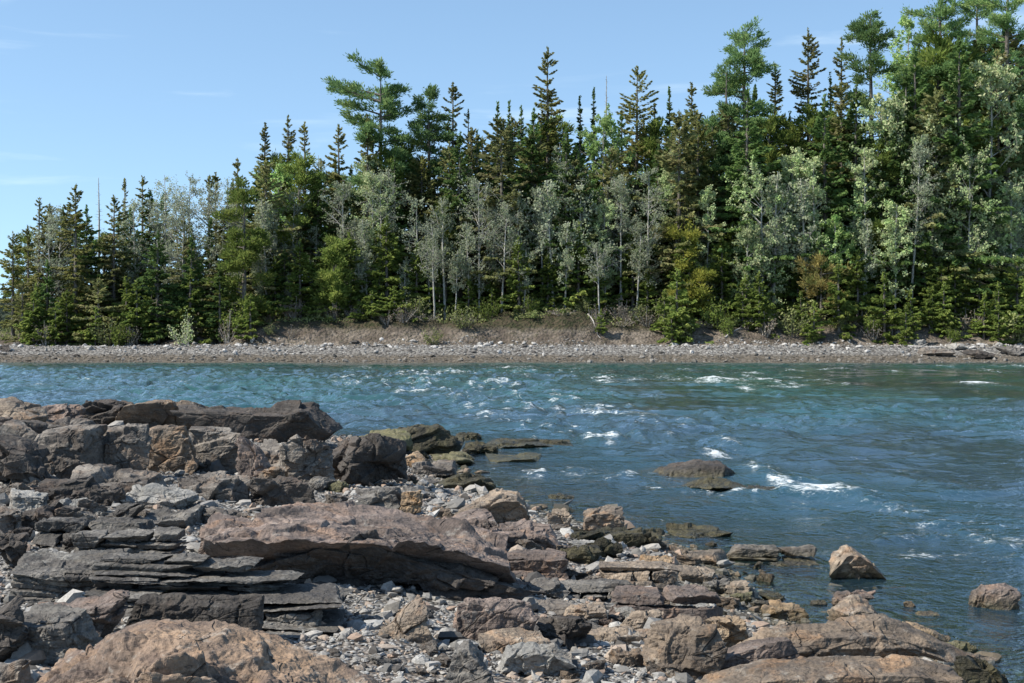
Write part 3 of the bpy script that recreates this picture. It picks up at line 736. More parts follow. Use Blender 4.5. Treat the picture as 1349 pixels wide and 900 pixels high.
for a in [(1070, 648, 130, 14, 1.0, .10, -.15), (1030, 634, 40, 18, .9, .08), (1120, 652, 90, 9, .7, .05), (945, 597, 44, 10, .85, .10), (958, 584, 26, 8, .8, .08),
          (1000, 618, 44, 9, .8, .08), (782, 545, 52, 6, .8, .10), (800, 578, 72, 5, .75, .07), (945, 503, 80, 6, 1.05, .2), (1012, 503, 54, 5, .85, .15), (1288, 507, 60, 5, .95, .16),
          (795, 500, 34, 4, .9, .12), (855, 552, 40, 7, .6, .06), (1040, 511, 60, 4, .7, .1), (1110, 507, 50, 4, .6, .1), (700, 540, 30, 7, .7, .08), (640, 550, 50, 9, .6, .08),
          (610, 520, 60, 8, .6, .1), (570, 505, 70, 6, .6, .1), (540, 492, 80, 5, .5, .08), (660, 505, 40, 5, .8, .1), (590, 490, 60, 4, .6, .1), (690, 490, 60, 4, .6, .08), (880, 640, 150, 12, .42, .0), (740, 625, 200, 22, .38), (1240, 690, 150, 16, .42, .02, .1), (1320, 715, 90, 18, .5, .02),
          (1180, 668, 110, 7, .4), (1215, 735, 70, 14, .6, .02), (1290, 735, 90, 14, .45), (1120, 706, 120, 8, .3), (1060, 548, 20, 5, .45), (1200, 620, 40, 6, .35), (990, 646, 60, 6, .5), (930, 647, 80, 5, .5)]:
    foam_spot(*a)
rf = random.Random(4)
for (ax, ay, bx, by, k_, a_) in [(1130, 652, 1345, 735, 26, .55), (985, 612, 1120, 646, 16, .75), (690, 618, 900, 636, 22, .5), (930, 650, 1040, 648, 10, .6), (770, 540, 860, 556, 9, .7), (760, 574, 850, 580, 9, .8), (1150, 712, 1349, 700, 18, .5), (860, 500, 1060, 508, 14, .7)]:
    for i in range(k_):                                  # broken froth trailing down the current
        t_ = rf.random(); foam_spot(ax + (bx - ax) * t_ + rf.gauss(0, 6), ay + (by - ay) * t_ + rf.gauss(0, 3), rf.uniform(10, 40), rf.uniform(2, 6), a_ * rf.uniform(.6, 1.1), .03)
for i in range(95):                                      # breaking crests of the rapids
    t_ = rf.random(); px = 500 + t_ * 350 + rf.gauss(0, 55); py = 490 + t_ * 80 + rf.gauss(0, 12)          # along the lane that runs down to the mid river boulder
    if 482 < py < 580: foam_spot(px, py, rf.uniform(8, 26), rf.uniform(2, 4.5), rf.uniform(.4, .8), .08)
for i in range(34):
    foam_spot(rf.uniform(380, 1340), rf.uniform(482, 512), rf.uniform(14, 46), rf.uniform(2.5, 4.5), rf.uniform(.4, .8), .08)
foam *= smooth(.0, .5, sd)
depth = 1 - np.exp(-np.clip(-near_z(X, Y, False), 0, 2) * 2.2)
depth = np.where((sd < 0), .3, depth); depth = np.where(Y > 45, 1, depth)
me = mk_mesh('river', np.stack([X, Y, z], 1), grid_faces(len(rows), len(us)), water_material(), True, attrs={'foam': foam, 'depth': depth, 'far': smooth(14, 75, Y), 'calm': calm})
tag(link('river', me), 'fast tidal river with teal water, chop and white caps', kind='structure')
# ------------------------------------------------------------------ trees
def leaf_material(name, a, b, c=None, trans=.5):
    s = NT(name)
    g = s.n('NewGeometry'); oi = s.n('ObjectInfo'); tc = s.n('TexCoord').outputs['Object']
    r = g.outputs['Random Per Island']
    col = s.mix(r, a, b)
    if c: col = s.mix(s.rng(s.math('ADD', s.noise(tc, .45, 3), s.math('MULTIPLY', s.math('SUBTRACT', r, .5), .15)), .5, .66), col, c)
    k = s.math('ADD', .74, s.math('MULTIPLY', oi.outputs['Random'], .5))
    col = s.mix(1.0, col, s.n('CombineColor', {0: k, 1: k, 2: k}).outputs[0], 'MULTIPLY')
    df = s.n('BsdfDiffuse', {'Color': col}).outputs[0]
    tl = s.n('BsdfTranslucent', {'Color': col}).outputs[0]
    return s.done(s.n('MixShader', {0: trans, 1: df, 2: tl}).outputs[0])
LEAF = {
    'spruce': leaf_material('spruce_needles', (0.103, 0.121, 0.042), (0.247, 0.242, 0.084), (0.247, 0.234, 0.102)),
    'olive':  leaf_material('olive_spruce_needles', (0.139, 0.164, 0.066), (0.267, 0.272, 0.113), (0.302, 0.272, 0.137)),
    'fir':    leaf_material('fir_needles', (0.068, 0.122, 0.044), (0.152, 0.230, 0.071), (0.132, 0.188, 0.059)),
    'young':  leaf_material('young_fir_needles', (0.097, 0.144, 0.037), (0.221, 0.278, 0.069), (0.247, 0.286, 0.078)),
    'pine':   leaf_material('pine_needles', (0.100, 0.177, 0.073), (0.212, 0.328, 0.124), (0.268, 0.351, 0.129)),
    'gold':   leaf_material('yellow_conifer_needles', (0.236, 0.256, 0.055), (0.433, 0.414, 0.093), (0.236, 0.276, 0.062)),
    'tan':    leaf_material('tan_conifer_needles', (0.260, 0.216, 0.085), (0.390, 0.324, 0.117), (0.169, 0.189, 0.065)),
    'grey':   leaf_material('grey_poplar_leaves', (.255, .29, .19), (.415, .445, .32), (.235, .29, .16), .5),
    'sage':   leaf_material('sage_poplar_leaves', (0.270, 0.367, 0.171), (0.500, 0.500, 0.295), (0.381, 0.500, 0.206), .35),
    'bright': leaf_material('fresh_green_leaves', (0.238, 0.396, 0.119), (0.422, 0.500, 0.206), (0.275, 0.450, 0.143), .4),
    'bush':   leaf_material('bush_leaves', (0.133, 0.160, 0.064), (0.283, 0.296, 0.129), (0.157, 0.200, 0.071), .3),
    'brush':  leaf_material('dry_brush', (0.165, 0.137, 0.105), (0.297, 0.257, 0.205), (0.121, 0.121, 0.065), .2),
    'wood':   leaf_material('distant_leaves', (.06, .08, .06), (.12, .14, .10), (.09, .11, .08), .2),
}
def bark_material(name, a, b):
    s = NT(name); tc = s.n('TexCoord').outputs['Object']
    n_ = s.noise(s.n('Mapping', {'Vector': tc, 'Scale': (3, 3, .9)}).outputs[0], 2.5, 5, .65)
    col = s.mix(s.rng(n_, .38, .62), a, b)
    bp = s.n('Bump', {'Height': n_, 'Strength': .6, 'Distance': .05}).outputs[0]
    return s.done(s.n('BsdfPrincipled', {'Base Color': col, 'Roughness': .95, 'Normal': bp, 'Specular IOR Level': .1}).outputs[0])
BARK = {'dark': bark_material('conifer_bark', (.075, .065, .055), (.17, .155, .135)), 'pale': bark_material('poplar_bark', (.20, .195, .175), (.40, .385, .35)),
        'dead': bark_material('dead_wood', (.22, .205, .19), (.38, .36, .33))}

def unit(v): return v / np.maximum(np.linalg.norm(v, axis=-1, keepdims=True), 1e-9)

def cards(c, d, ln, wd, rg, flat=0.0):
    """kite shaped sprays: centres c, directions d, lengths, widths; flat pulls them towards lying level"""
    d = unit(d); r = rg.normal(size=c.shape); r[:, 2] *= 1 - flat
    s = unit(np.cross(d, np.cross(d, r)))
    L = (ln / 2)[:, None] * d; W = (wd / 2)[:, None] * s
    V = np.stack([c - L, c + W - L * .1, c + L, c - W - L * .1], 1).reshape(-1, 3)
    F = np.arange(len(V)).reshape(-1, 4)
    return V, F

def tubes(p0, p1, r0, r1, k=5):
    """tapered prisms from p0 to p1"""
    d = unit(p1 - p0); ref = np.where(np.abs(d[:, 2:3]) > .9, np.array([[1., 0, 0]]), np.array([[0, 0, 1.]]))
    u = unit(np.cross(d, ref)); v = np.cross(d, u)
    a = np.arange(k) * 2 * math.pi / k
    ring = np.cos(a)[None, :, None] * u[:, None] + np.sin(a)[None, :, None] * v[:, None]
    V = np.concatenate([p0[:, None] + ring * r0[:, None, None], p1[:, None] + ring * r1[:, None, None]], 1)
    n = len(p0); b = (np.arange(n) * 2 * k)[:, None, None]
    i = np.arange(k); j = (i + 1) % k
    F = (np.stack([i, j, j + k, i + k], 1)[None] + b).reshape(-1, 4)
    return V.reshape(-1, 3), F

def join(parts):
    V, F, b = [], [], 0
    for v, f in parts:
        V.append(v); F.append(f + b); b += len(v)
    return np.concatenate(V), np.concatenate(F)

def trunk_path(h, r, rg, bend=.012, lean=0.0, n=9):
    t = np.linspace(0, 1, n)
    off = np.cumsum(rg.normal(size=(n, 2)) * bend * h / 3, axis=0); off -= off[0]
    P = np.stack([off[:, 0] + lean * h * t, off[:, 1], t * h], 1)
    rad = r * (1 - t) ** .8 + .025; rad[0] *= 1.25
    P[0, 2] = -.6
    return P, rad

def spruce(h, R, seed, base=.06, dens=1.0, ragged=.3, power=.8, tuft=.0, droop=.35, low=.75, lean=0.0):
    """(crown verts, faces), (trunk verts, faces) of a spruce or fir"""
    rg = np.random.RandomState(seed)
    P, rad = trunk_path(h, .011 * h + .05, rg, .004, lean)
    nb = int(h * 11 * dens)
    t = np.sort(base + (1 - base) * rg.uniform(0, 1, nb) ** .92 * .985)
    az = rg.uniform(0, 6.283, nb)
    prof = np.clip(1 - t, 0, 1) ** power * np.interp(t, [base, base + .22, 1], [low, 1, 1])
    lump = fbm(np.stack([np.cos(az) * .9, np.sin(az) * .9, t * h * .33], 1) + seed * 1.7, 2)
    ln = 1.5 * R * prof * np.clip(.85 + rg.normal(0, .16, nb) + lump * 1.1 * ragged, .12, 1.35)
    if tuft: ln = np.maximum(ln, tuft * smooth(1.0, .96, t) * smooth(.86, .93, t) * rg.uniform(.5, 1, nb))
    ln = np.maximum(ln, .12)
    keep = rg.uniform(0, 1, nb) > ragged * .45 * (lump < -.05)
    t, az, ln = t[keep], az[keep], ln[keep]; nb = len(t)
    root = np.stack([np.interp(t, np.linspace(0, 1, len(P)), P[:, k]) for k in range(3)], 1)
    rise = np.interp(t, [0, .45, .8, 1], [-droop, -droop * .6, .15, .7])
    od = np.stack([np.cos(az), np.sin(az), rise], 1)
    m = np.maximum(5, (ln * 22 * dens + 4).astype(int))
    bi = np.repeat(np.arange(nb), m); k = len(bi)
    s = rg.uniform(.12, 1.0, k) ** .8
    lat = np.stack([-np.sin(az), np.cos(az), az * 0], 1)[bi]
    sgn = rg.uniform(-1, 1, k)[:, None]
    wid = (ln[bi] * .30 * (1.05 - s))[:, None] + .05
    c = root[bi] + od[bi] * (ln[bi] * s)[:, None] + lat * sgn * wid
    c[:, 2] += .16 * ln[bi] * s * s - rg.uniform(0, .16, k)       # tips turn up, twigs hang
    dirn = od[bi] + lat * sgn * .8 + rg.normal(0, .22, (k, 3)); dirn[:, 2] -= .25
    size = rg.uniform(.24, .52, k) * (.7 + .3 * np.clip(ln[bi], 0, 2) / 2)
    a = cards(c, dirn, size, size * rg.uniform(.4, .7, k), rg, .45)
    kt = int(14 + 6 * h ** .5)                                   # the leader
    ct = np.stack([P[-1, 0] + rg.normal(0, .07, kt), P[-1, 1] + rg.normal(0, .07, kt), h - rg.uniform(-.25, .9, kt)], 1)
    b = cards(ct, rg.normal(0, .5, (kt, 3)) + np.array([0, 0, 1.0]), rg.uniform(.25, .45, kt), rg.uniform(.1, .18, kt), rg)
    tr = tubes(P[:-1], P[1:], rad[:-1], rad[1:], 7)
    br = tubes(root, root + od * (ln * .9)[:, None], .012 + ln * .012, ln * 0 + .006, 3)
    return join([a, b]), join([tr, br])

def pine(h, R, seed, base=.22, nl=64, lopside=0.0, power=.55, lean=0.0, top=.5, dens=1.0):
    """white pine: long level limbs in uneven tiers, each carrying flat plumes"""
    rg = np.random.RandomState(seed)
    P, rad = trunk_path(h, .014 * h + .06, rg, .006, lean)
    t = np.sort(base + (1 - base) * (np.round(rg.uniform(0, 1, nl) * nl / 2.6) / (nl / 2.6) * .97 + rg.normal(0, .016, nl)))
    t = np.clip(t, base * .9, .985)
    az = rg.uniform(0, 6.283, nl)
    prof = np.interp((t - base) / (1 - base), [0, .25, .55, .85, 1], [.75, 1, .85, .62 * (.5 + top), .12 + .15 * top])
    ln = 1.12 * R * prof * rg.uniform(.55, 1.15, nl) * (1 - lopside * np.cos(az))
    root = np.stack([np.interp(t, np.linspace(0, 1, len(P)), P[:, k]) for k in range(3)], 1)
    rise = np.interp(t, [base, .7, .9, 1], [-.06, .06, .22, .7]) + rg.normal(0, .09, nl)
    od = np.stack([np.cos(az), np.sin(az), rise], 1)
    tip = root + od * ln[:, None]
    tip[:, 2] += .1 * ln
    parts, sticks = [], [tubes(P[:-1], P[1:], rad[:-1], rad[1:], 7), tubes(root, tip, .03 + ln * .016, ln * 0 + .015, 4)]
    nt = np.maximum(5, (ln * 4.6 * dens).astype(int)); bi = np.repeat(np.arange(nl), nt); k = len(bi)
    s = rg.uniform(.30, 1.04, k); lat = np.stack([-np.sin(az), np.cos(az), az * 0], 1)[bi]
    side = rg.normal(0, .20, k) * ln[bi] * (1.15 - s)
    tc_ = root[bi] + (tip - root)[bi] * s[:, None] + lat * side[:, None]
    tc_[:, 2] += np.abs(side) * .12 + rg.normal(.08, .2, k)
    sticks.append(tubes(root[bi] + (tip - root)[bi] * (s * .85)[:, None], tc_, ln[bi] * 0 + .014, ln[bi] * 0 + .008, 3))
    q = 34; ti = np.repeat(np.arange(k), q); n = len(ti)
    rr_ = .38 + .14 * rg.uniform(0, 1, k)[ti]
    off = rg.normal(0, 1, (n, 3)) * rr_[:, None] * np.array([.62, .62, .40])
    dirn = off * np.array([1, 1, 1.2]) + od[bi][ti] * .35 + np.array([0, 0, .30]); 
    size = rg.uniform(.24, .48, n)
    parts.append(cards(tc_[ti] + off, dirn, size, size * .32, rg, .2))
    kt = 60
    ct = np.stack([P[-1, 0] + rg.normal(0, .28, kt), P[-1, 1] + rg.normal(0, .28, kt), h - rg.uniform(-.4, 1.3, kt)], 1)
    parts.append(cards(ct, rg.normal(0, .6, (kt, 3)) + np.array([0, 0, .9]), rg.uniform(.3, .5, kt), rg.uniform(.12, .2, kt), rg))
    return join(parts), join(sticks)

def poplar(h, R, seed, base=.35, dens=1.0, leaf=.2, lean=0.0, up=.9, power=.6, twig=1.0, r=None):
    """thin stemmed broadleaf with rising limbs and a loose crown"""
    rg = np.random.RandomState(seed)
    P, rad = trunk_path(h, r or (.005 * h + .03), rg, .014, lean)
    nl = int(h * 2.6)
    t = np.sort(rg.uniform(base, .97, nl)); az = rg.uniform(0, 6.283, nl)
    u = (t - base) / (1 - base)
    ln = R * np.interp(u, [0, .3, .7, 1], [.6, 1, .85, .35]) * rg.uniform(.55, 1.15, nl)
    root = np.stack([np.interp(t, np.linspace(0, 1, len(P)), P[:, k]) for k in range(3)], 1)
    od = unit(np.stack([np.cos(az), np.sin(az), up * rg.uniform(.6, 1.3, nl)], 1))
    tip = root + od * ln[:, None]
    sticks = [tubes(P[:-1], P[1:], rad[:-1], rad[1:], 7), tubes(root, tip, .014 + ln * .012, ln * 0 + .008, 4)]
    m = 5; bi = np.repeat(np.arange(nl), m); k = len(bi)
    s = rg.uniform(.3, 1, k)
    st = root[bi] + (tip - root)[bi] * s[:, None]
    en = st + (od[bi] * .5 + rg.normal(0, .55, (k, 3)) + np.array([0, 0, .15])) * (ln[bi] * .5)[:, None]
    sticks.append(tubes(st, en, ln[bi] * 0 + .012 * twig, ln[bi] * 0 + .006 * twig, 3))
    q = max(4, int(17 * dens)); ti = np.repeat(np.arange(k), q); n = len(ti)
    f = rg.uniform(.45, 1.12, n)[:, None]
    c = st[ti] + (en - st)[ti] * f + rg.normal(0, .14, (n, 3))
    size = rg.uniform(.7, 1.3, n) * leaf
    return cards(c, rg.normal(0, 1, (n, 3)), size, size * .7, rg), join(sticks)

def bush(h, R, seed, dens=1.0, leaf=.2):
    rg = np.random.RandomState(seed)
    ns = 12; az = rg.uniform(0, 6.283, ns); sp = rg.uniform(.2, 1, ns)
    tip = np.stack([np.cos(az) * R * sp, np.sin(az) * R * sp, h * rg.uniform(.5, 1, ns) * (1.1 - .4 * sp)], 1)
    root = np.stack([np.cos(az) * .12, np.sin(az) * .12, az * 0 - .2], 1)
    k = int(46 * dens); bi = np.repeat(np.arange(ns), k); n = len(bi)
    f = rg.uniform(.25, 1.05, n)[:, None]
    c = root[bi] + (tip - root)[bi] * f + rg.normal(0, .26, (n, 3)) * np.array([1, 1, .8]) * (.4 + .25 * R)
    c[:, 2] = np.maximum(c[:, 2], .02)
    size = rg.uniform(.7, 1.3, n) * leaf
    return cards(c, rg.normal(0, 1, (n, 3)) + np.array([0, 0, .3]), size, size * .6, rg), tubes(root, tip, az * 0 + .035, az * 0 + .01, 4)

def snag(h, seed):
    rg = np.random.RandomState(seed); P, rad = trunk_path(h, .008 * h + .04, rg, .006)
    nb = int(h * 4); t = rg.uniform(.35, .98, nb); az = rg.uniform(0, 6.283, nb); ln = (1 - t) * 1.6 * rg.uniform(.4, 1, nb) + .15
    root = np.stack([np.interp(t, np.linspace(0, 1, len(P)), P[:, k]) for k in range(3)], 1)
    tip = root + np.stack([np.cos(az), np.sin(az), rg.uniform(-.1, .5, nb)], 1) * ln[:, None]
    return tubes(root, tip, ln * 0 + .022, ln * 0 + .008, 3), tubes(P[:-1], P[1:], rad[:-1], rad[1:], 6)

KIND = {  # name, leaf, bark, builder
    'spruce': ('spruce_tree', 'spruce', 'dark', lambda h, R, s: spruce(h, R, s, .08, 1.0, .6, .56, .6)),
    'thin':   ('spruce_tree', 'spruce', 'dark', lambda h, R, s: spruce(h, R, s, .10, .85, .85, .42, .6, low=.9)),
    'olive':  ('spruce_tree', 'olive', 'dark', lambda h, R, s: spruce(h, R, s, .06, 1.0, .65, .55, .45)),
    'fir':    ('fir_tree', 'fir', 'dark', lambda h, R, s: spruce(h, R, s, .04, 1.1, .3, .85)),
    'young':  ('young_fir_tree', 'young', 'dark', lambda h, R, s: spruce(h, R, s, .01, 1.3, .4, .75, droop=.15, low=1.0)),
    'pine':   ('pine_tree', 'pine', 'dark', lambda h, R, s: pine(h, R, s)),
    'pinelop': ('pine_tree', 'pine', 'dark', lambda h, R, s: pine(h, R, s, .34, 52, .38, top=.75)),
    'lowpine': ('pine_tree', 'pine', 'dark', lambda h, R, s: pine(h, R, s, .12, 46)),
    'gold':   ('young_pine_tree', 'gold', 'dark', lambda h, R, s: pine(h, R, s, .12, 22, top=.8)),
    'goldspruce': ('spruce_tree', 'young', 'dark', lambda h, R, s: pine(h, R, s, .10, 44, top=.5)),
    'tan':    ('young_pine_tree', 'tan', 'dark', lambda h, R, s: pine(h, R, s, .15, 20, top=.8, dens=.7)),
    'grey':   ('poplar_tree', 'grey', 'pale', lambda h, R, s: poplar(h, R, s, .12 + (s % 5) * .06, .75, .19, twig=1.7)),
    'greylow': ('poplar_tree', 'grey', 'pale', lambda h, R, s: poplar(h, R, s, .25 + (s % 4) * .07, .75, .19, lean=(s % 7 - 3) * .02, twig=1.8)),
    'sage':   ('poplar_tree', 'sage', 'pale', lambda h, R, s: poplar(h, R, s, .10, 1.9, .225)),
    'bright': ('maple_tree', 'bright', 'pale', lambda h, R, s: poplar(h, R, s, .3, 2.0, .26, up=.7)),
    'snag':   ('dead_tree', None, 'dead', None),
    'bush':   ('shrub', 'bush', 'dark', lambda h, R, s: bush(h, R, s)),
    'sagebush': ('shrub', 'sage', 'dead', lambda h, R, s: bush(h, R, s, .8)),
    'brush':  ('shrub', 'brush', 'dead', lambda h, R, s: bush(h, R, s, .6, .16)),
    'ybush':  ('shrub', 'young', 'dark', lambda h, R, s: bush(h, R, s, 1.4)),
}
tree_n = 0
def plant(kind, X, Y, h, R, label, group=None, seed=None):
    global tree_n
    tree_n += 1
    name, leaf, bark, fn = KIND[kind]
    s = seed or 300 + tree_n * 13
    e = link(name, None, (X, Y, float(far_z(X, Y)[0])))
    cr, tr = fn(h, R, s) if fn else snag(h, s)
    link('stems' if 'shrub' in name else 'trunk', mk_mesh(name + '_trunk', *tr, BARK[bark], True), parent=e)
    link('foliage' if 'shrub' in name else ('branches' if leaf is None else 'crown'), mk_mesh(name + '_crown', *cr, LEAF[leaf] if leaf else BARK['dead'], False), parent=e)
    tag(e, label, 'shrub' if 'shrub' in name else 'tree', group)
    return e
def copy_plant(src, X, Y, s, label, group):
    e = src.copy(); COL.objects.link(e); e.location = (X, Y, float(far_z(X, Y)[0])); e.scale = (s, s, s); e.rotation_euler = (0, 0, (X * 7.7) % 6.28)
    e['label'] = label; e['group'] = group
    for ch in src.children:
        c = ch.copy(); COL.objects.link(c); c.parent = e
    return e
def T(px, top, Y, kind, wpx, label, group=None):
    """a tree whose tip shows at pixel px,top, standing Y metres away, crown wpx pixels wide"""
    X = (px - 674.5) / F_PX * Y
    h = EYE + (HORIZON - top) / F_PX * Y - float(far_z(X, Y)[0])
    return plant(kind, X, Y, max(h, .6), wpx / 2 / F_PX * Y, label, group)

# --- the point at the left
T(17, 309, 146.8, 'thin', 34, 'short thin spruce at the very tip of the wooded point, leftmost tree')
T(38, 300, 153, 'thin', 26, 'thin ragged spruce between the leftmost tree and a taller pair')
T(52, 264, 151, 'thin', 40, 'tall ragged spruce, left one of the close pair on the point')
T(66, 272, 154, 'thin', 36, 'ragged spruce, right one of the close pair on the point')
T(100, 246, 146.8, 'spruce', 48, 'tall dark spruce rising alone right of the close pair on the point')
T(130, 234, 155, 'snag', 0, 'bare dead spire standing right of the tall dark spruce on the point')
T(150, 260, 151, 'olive', 50, 'olive spruce right of the bare dead spire')
T(120, 310, 152, 'olive', 44, 'shaggy olive spruce hiding the foot of the dead spire')
T(165, 238, 158, 'thin', 20, 'slim spruce tip on the skyline, left of a slim neighbour')
T(187, 235, 157, 'thin', 26, 'slim spruce tip between two grey poplar crowns on the left skyline')
T(30, 375, 143.8, 'olive', 46, 'low grey olive spruce at the foot of the leftmost trees')
T(88, 385, 143.3, 'young', 70, 'broad low yellowish fir on the shore of the left point')
T(130, 370, 143.3, 'olive', 58, 'broad low olive spruce right of the yellowish fir on the left point')
T(62, 345, 145.8, 'fir', 44, 'dark fir at the foot of the ragged pair on the left point')
T(215, 230, 156, 'grey', 70, 'pale grey poplar with a hazy crown on the left skyline')
T(252, 236, 156, 'grey', 60, 'pale grey poplar on the left skyline beside two slim dark tips')
T(180, 265, 153, 'grey', 52, 'grey poplar with a loose crown behind the dark cone shaped fir')
T(276, 234, 158, 'thin', 22, 'slim dark tip, left of two together right of the grey poplars')
T(285, 230, 160, 'thin', 20, 'slim dark tip, right of two together right of the grey poplars')
T(208, 308, 144.3, 'fir', 80, 'dark cone shaped fir with full branches near the left shore')
T(180, 372, 142.8, 'young', 50, 'low yellow green fir at the left foot of the dark cone shaped fir')
T(252, 312, 145.8, 'fir', 56, 'dark fir with a sharp tip right of the dark cone shaped fir')
T(276, 290, 151, 'fir', 40, 'narrow dark fir left of the big yellowish spruce')
T(313, 212, 156, 'thin', 36, 'dark spruce tip on the skyline above the big yellowish spruce')
T(322, 245, 144.8, 'goldspruce', 84, 'big yellowish green spruce with layered limbs in the left of the wood')
T(348, 164, 160, 'spruce', 32, 'tall narrow spruce with a tufted top, first of three on the left skyline')
T(380, 156, 161, 'thin', 30, 'tall thin spruce with a tufted top, second of three on the left skyline')
T(402, 164, 160, 'thin', 26, 'tall thin spruce with a tufted top, third of three on the left skyline')
T(366, 215, 157, 'bright', 60, 'light green broadleaf tree below the three tufted spruces')
T(352, 262, 152, 'grey', 54, 'grey poplar right of the big yellowish spruce')
T(385, 255, 153, 'grey', 60, 'hazy grey poplar below the third tufted spruce')
T(418, 205, 158, 'grey', 50, 'grey poplar just left of the dark spruce that stands before the leaning pine')
T(447, 167, 156, 'spruce', 48, 'dark shaggy spruce just left of the big leaning pine')
T(290, 345, 143.8, 'fir', 40, 'small dark fir at the shore left of the big yellowish spruce trunk')
T(330, 390, 142.3, 'young', 40, 'low bright fir on the shore bluff below the big yellowish spruce')
T(375, 330, 149, 'fir', 54, 'dark fir in shade right of the big yellowish spruce')
# --- centre left
T(497, 92, 158, 'pinelop', 118, 'big white pine with long limbs reaching left over the skyline')
T(484, 154, 155, 'thin', 26, 'small spruce tip in front of the big leaning pine')
T(520, 195, 154, 'fir', 40, 'dark fir below the right limbs of the big leaning pine')
T(563, 119, 159, 'pine', 74, 'flat topped pine right of the big leaning pine')
T(597, 112, 161, 'thin', 40, 'thin spruce right of the flat topped pine')
T(616, 147, 162, 'thin', 24, 'small spruce tip right of the thin spruce by the flat topped pine')
T(622, 170, 156, 'olive', 54, 'shaggy olive spruce left of the three sharp firs')
T(590, 190, 156, 'olive', 56, 'olive spruce below the thin spruce by the flat topped pine')
T(655, 137, 160, 'fir', 40, 'sharp dark fir, left of three in a row at centre')
T(671, 136, 161, 'fir', 36, 'sharp dark fir, middle of three in a row at centre')
T(686, 142, 160, 'fir', 40, 'sharp dark fir, right of three in a row at centre')
T(440, 318, 147, 'goldspruce', 62, 'green layered pine standing at the top of the bluff, left of centre')
T(420, 350, 148, 'young', 44, 'low yellow green fir left of the layered pine above the bluff')
T(455, 240, 151, 'grey', 56, 'grey poplar below the dark shaggy spruce')
T(502, 232, 150, 'grey', 66, 'large silver grey poplar below the big leaning pine')
T(548, 262, 150, 'grey', 50, 'grey poplar with several stems below the flat topped pine')
T(478, 330, 148, 'greylow', 30, 'slim grey poplar stem right of the layered pine above the bluff')
T(572, 300, 146.5, 'greylow', 48, 'pale poplar with a leaning white trunk at the top of the bluff')
T(630, 240, 149, 'grey', 76, 'widest silver grey poplar left of centre')
T(660, 270, 148, 'greylow', 44, 'grey poplar with a bare lower trunk right of the widest silver poplar')
T(690, 330, 147, 'greylow', 34, 'small pale poplar near the bluff below the three sharp firs')
T(600, 330, 148, 'greylow', 30, 'small grey poplar between the leaning poplar and the widest silver poplar')
T(520, 378, 146, 'young', 66, 'low spreading bright green fir on the bluff edge, left of centre')
T(490, 385, 145.5, 'young', 44, 'low light green fir on the bluff edge beside the spreading one')
T(645, 390, 146.5, 'ybush', 50, 'green bush at the bluff edge below the widest silver poplar')
# --- centre
T(722, 65, 160, 'spruce', 62, 'tallest dark spruce at the centre of the skyline')
T(765, 129, 161, 'fir', 34, 'dark fir left of a sharper twin right of the tallest spruce')
T(783, 118, 162, 'fir', 32, 'sharp dark fir beside a thin dead spire')
T(795, 100, 163, 'snag', 0, 'thin bare dead spire right of the sharp dark fir at centre')
T(797, 158, 156, 'bright', 80, 'fresh green maple right of the tallest spruce')
T(838, 90, 160, 'thin', 62, 'tall ragged spruce with a spreading top right of the fresh green maple')
T(862, 140, 161, 'spruce', 36, 'dark spruce between the ragged spruce and a sharp fir')
T(882, 117, 162, 'fir', 36, 'sharp dark fir right of the tall ragged spruce')
T(911, 112, 163, 'thin', 22, 'very thin spruce with a tufted tip')
T(904, 148, 160, 'fir', 38, 'dark fir under the very thin tufted spruce')
T(740, 190, 154, 'grey', 40, 'grey poplar stem below the tallest spruce')
T(756, 218, 151, 'grey', 64, 'silver grey poplar under the fresh green maple')
T(716, 248, 149, 'greylow', 40, 'tall bare stemmed poplar just left of the silver poplar at centre')
T(790, 325, 146, 'greylow', 44, 'small pale poplar with a white trunk standing at the bluff edge')
T(820, 240, 150, 'grey', 50, 'grey poplar with a long bare trunk right of centre')
T(852, 226, 149, 'grey', 56, 'grey poplar, taller of the pale trunked group right of centre')
T(838, 290, 148, 'greylow', 32, 'thin pale trunk in the group right of centre')
T(890, 195, 152, 'sage', 64, 'grey green poplar with a rounded crown below the sharp fir')
T(735, 330, 150, 'fir', 60, 'dark fir in the shade behind the pale trunks at centre')
T(770, 340, 150, 'fir', 60, 'dark green fir behind the white trunked poplar')
T(872, 380, 145.5, 'bush', 66, 'large round olive bush at the foot of the bluff right of centre')
T(845, 398, 146, 'bush', 44, 'smaller olive bush left of the large round olive bush')
T(908, 292, 147.5, 'gold', 72, 'yellow green young pine with flat tiers right of centre')
T(932, 255, 149, 'sage', 46, 'slim sage poplar behind the yellow green young pine')
# --- right
T(978, 38, 161, 'pine', 110, 'large dark pine with wide limbs on the skyline right of centre')
T(958, 90, 158, 'lowpine', 90, 'dense pine filling the space under the wide limbed pine')
T(1020, 87, 163, 'spruce', 40, 'spruce tip right of the wide limbed pine')
T(940, 160, 156, 'lowpine', 70, 'green pine with low drooping tiers left of the sage poplar')
T(1066, 40, 163, 'thin', 50, 'tall open spruce with a pointed top between two pines')
T(1094, 98, 164, 'fir', 30, 'dark fir tip right of the tall open spruce')
T(1107, 51, 166, 'thin', 30, 'slim pale spruce left of the rounded pine')
T(1147, 20, 162, 'pine', 92, 'rounded pine with dense tiers on the right skyline')
T(1195, 20, 168, 'bright', 70, 'light green broadleaf tree between the rounded pine and the tallest pines')
T(1240, -25, 160, 'pine', 120, 'tall pine cut by the top picture edge, left of two')
T(1325, -60, 160, 'pine', 130, 'tall pine cut by the top picture edge at the far right')
T(1285, -20, 166, 'lowpine', 90, 'dark pine filling the gap between the two tallest pines')
T(1210, 60, 164, 'lowpine', 70, 'dark pine behind and left of the tallest pines')
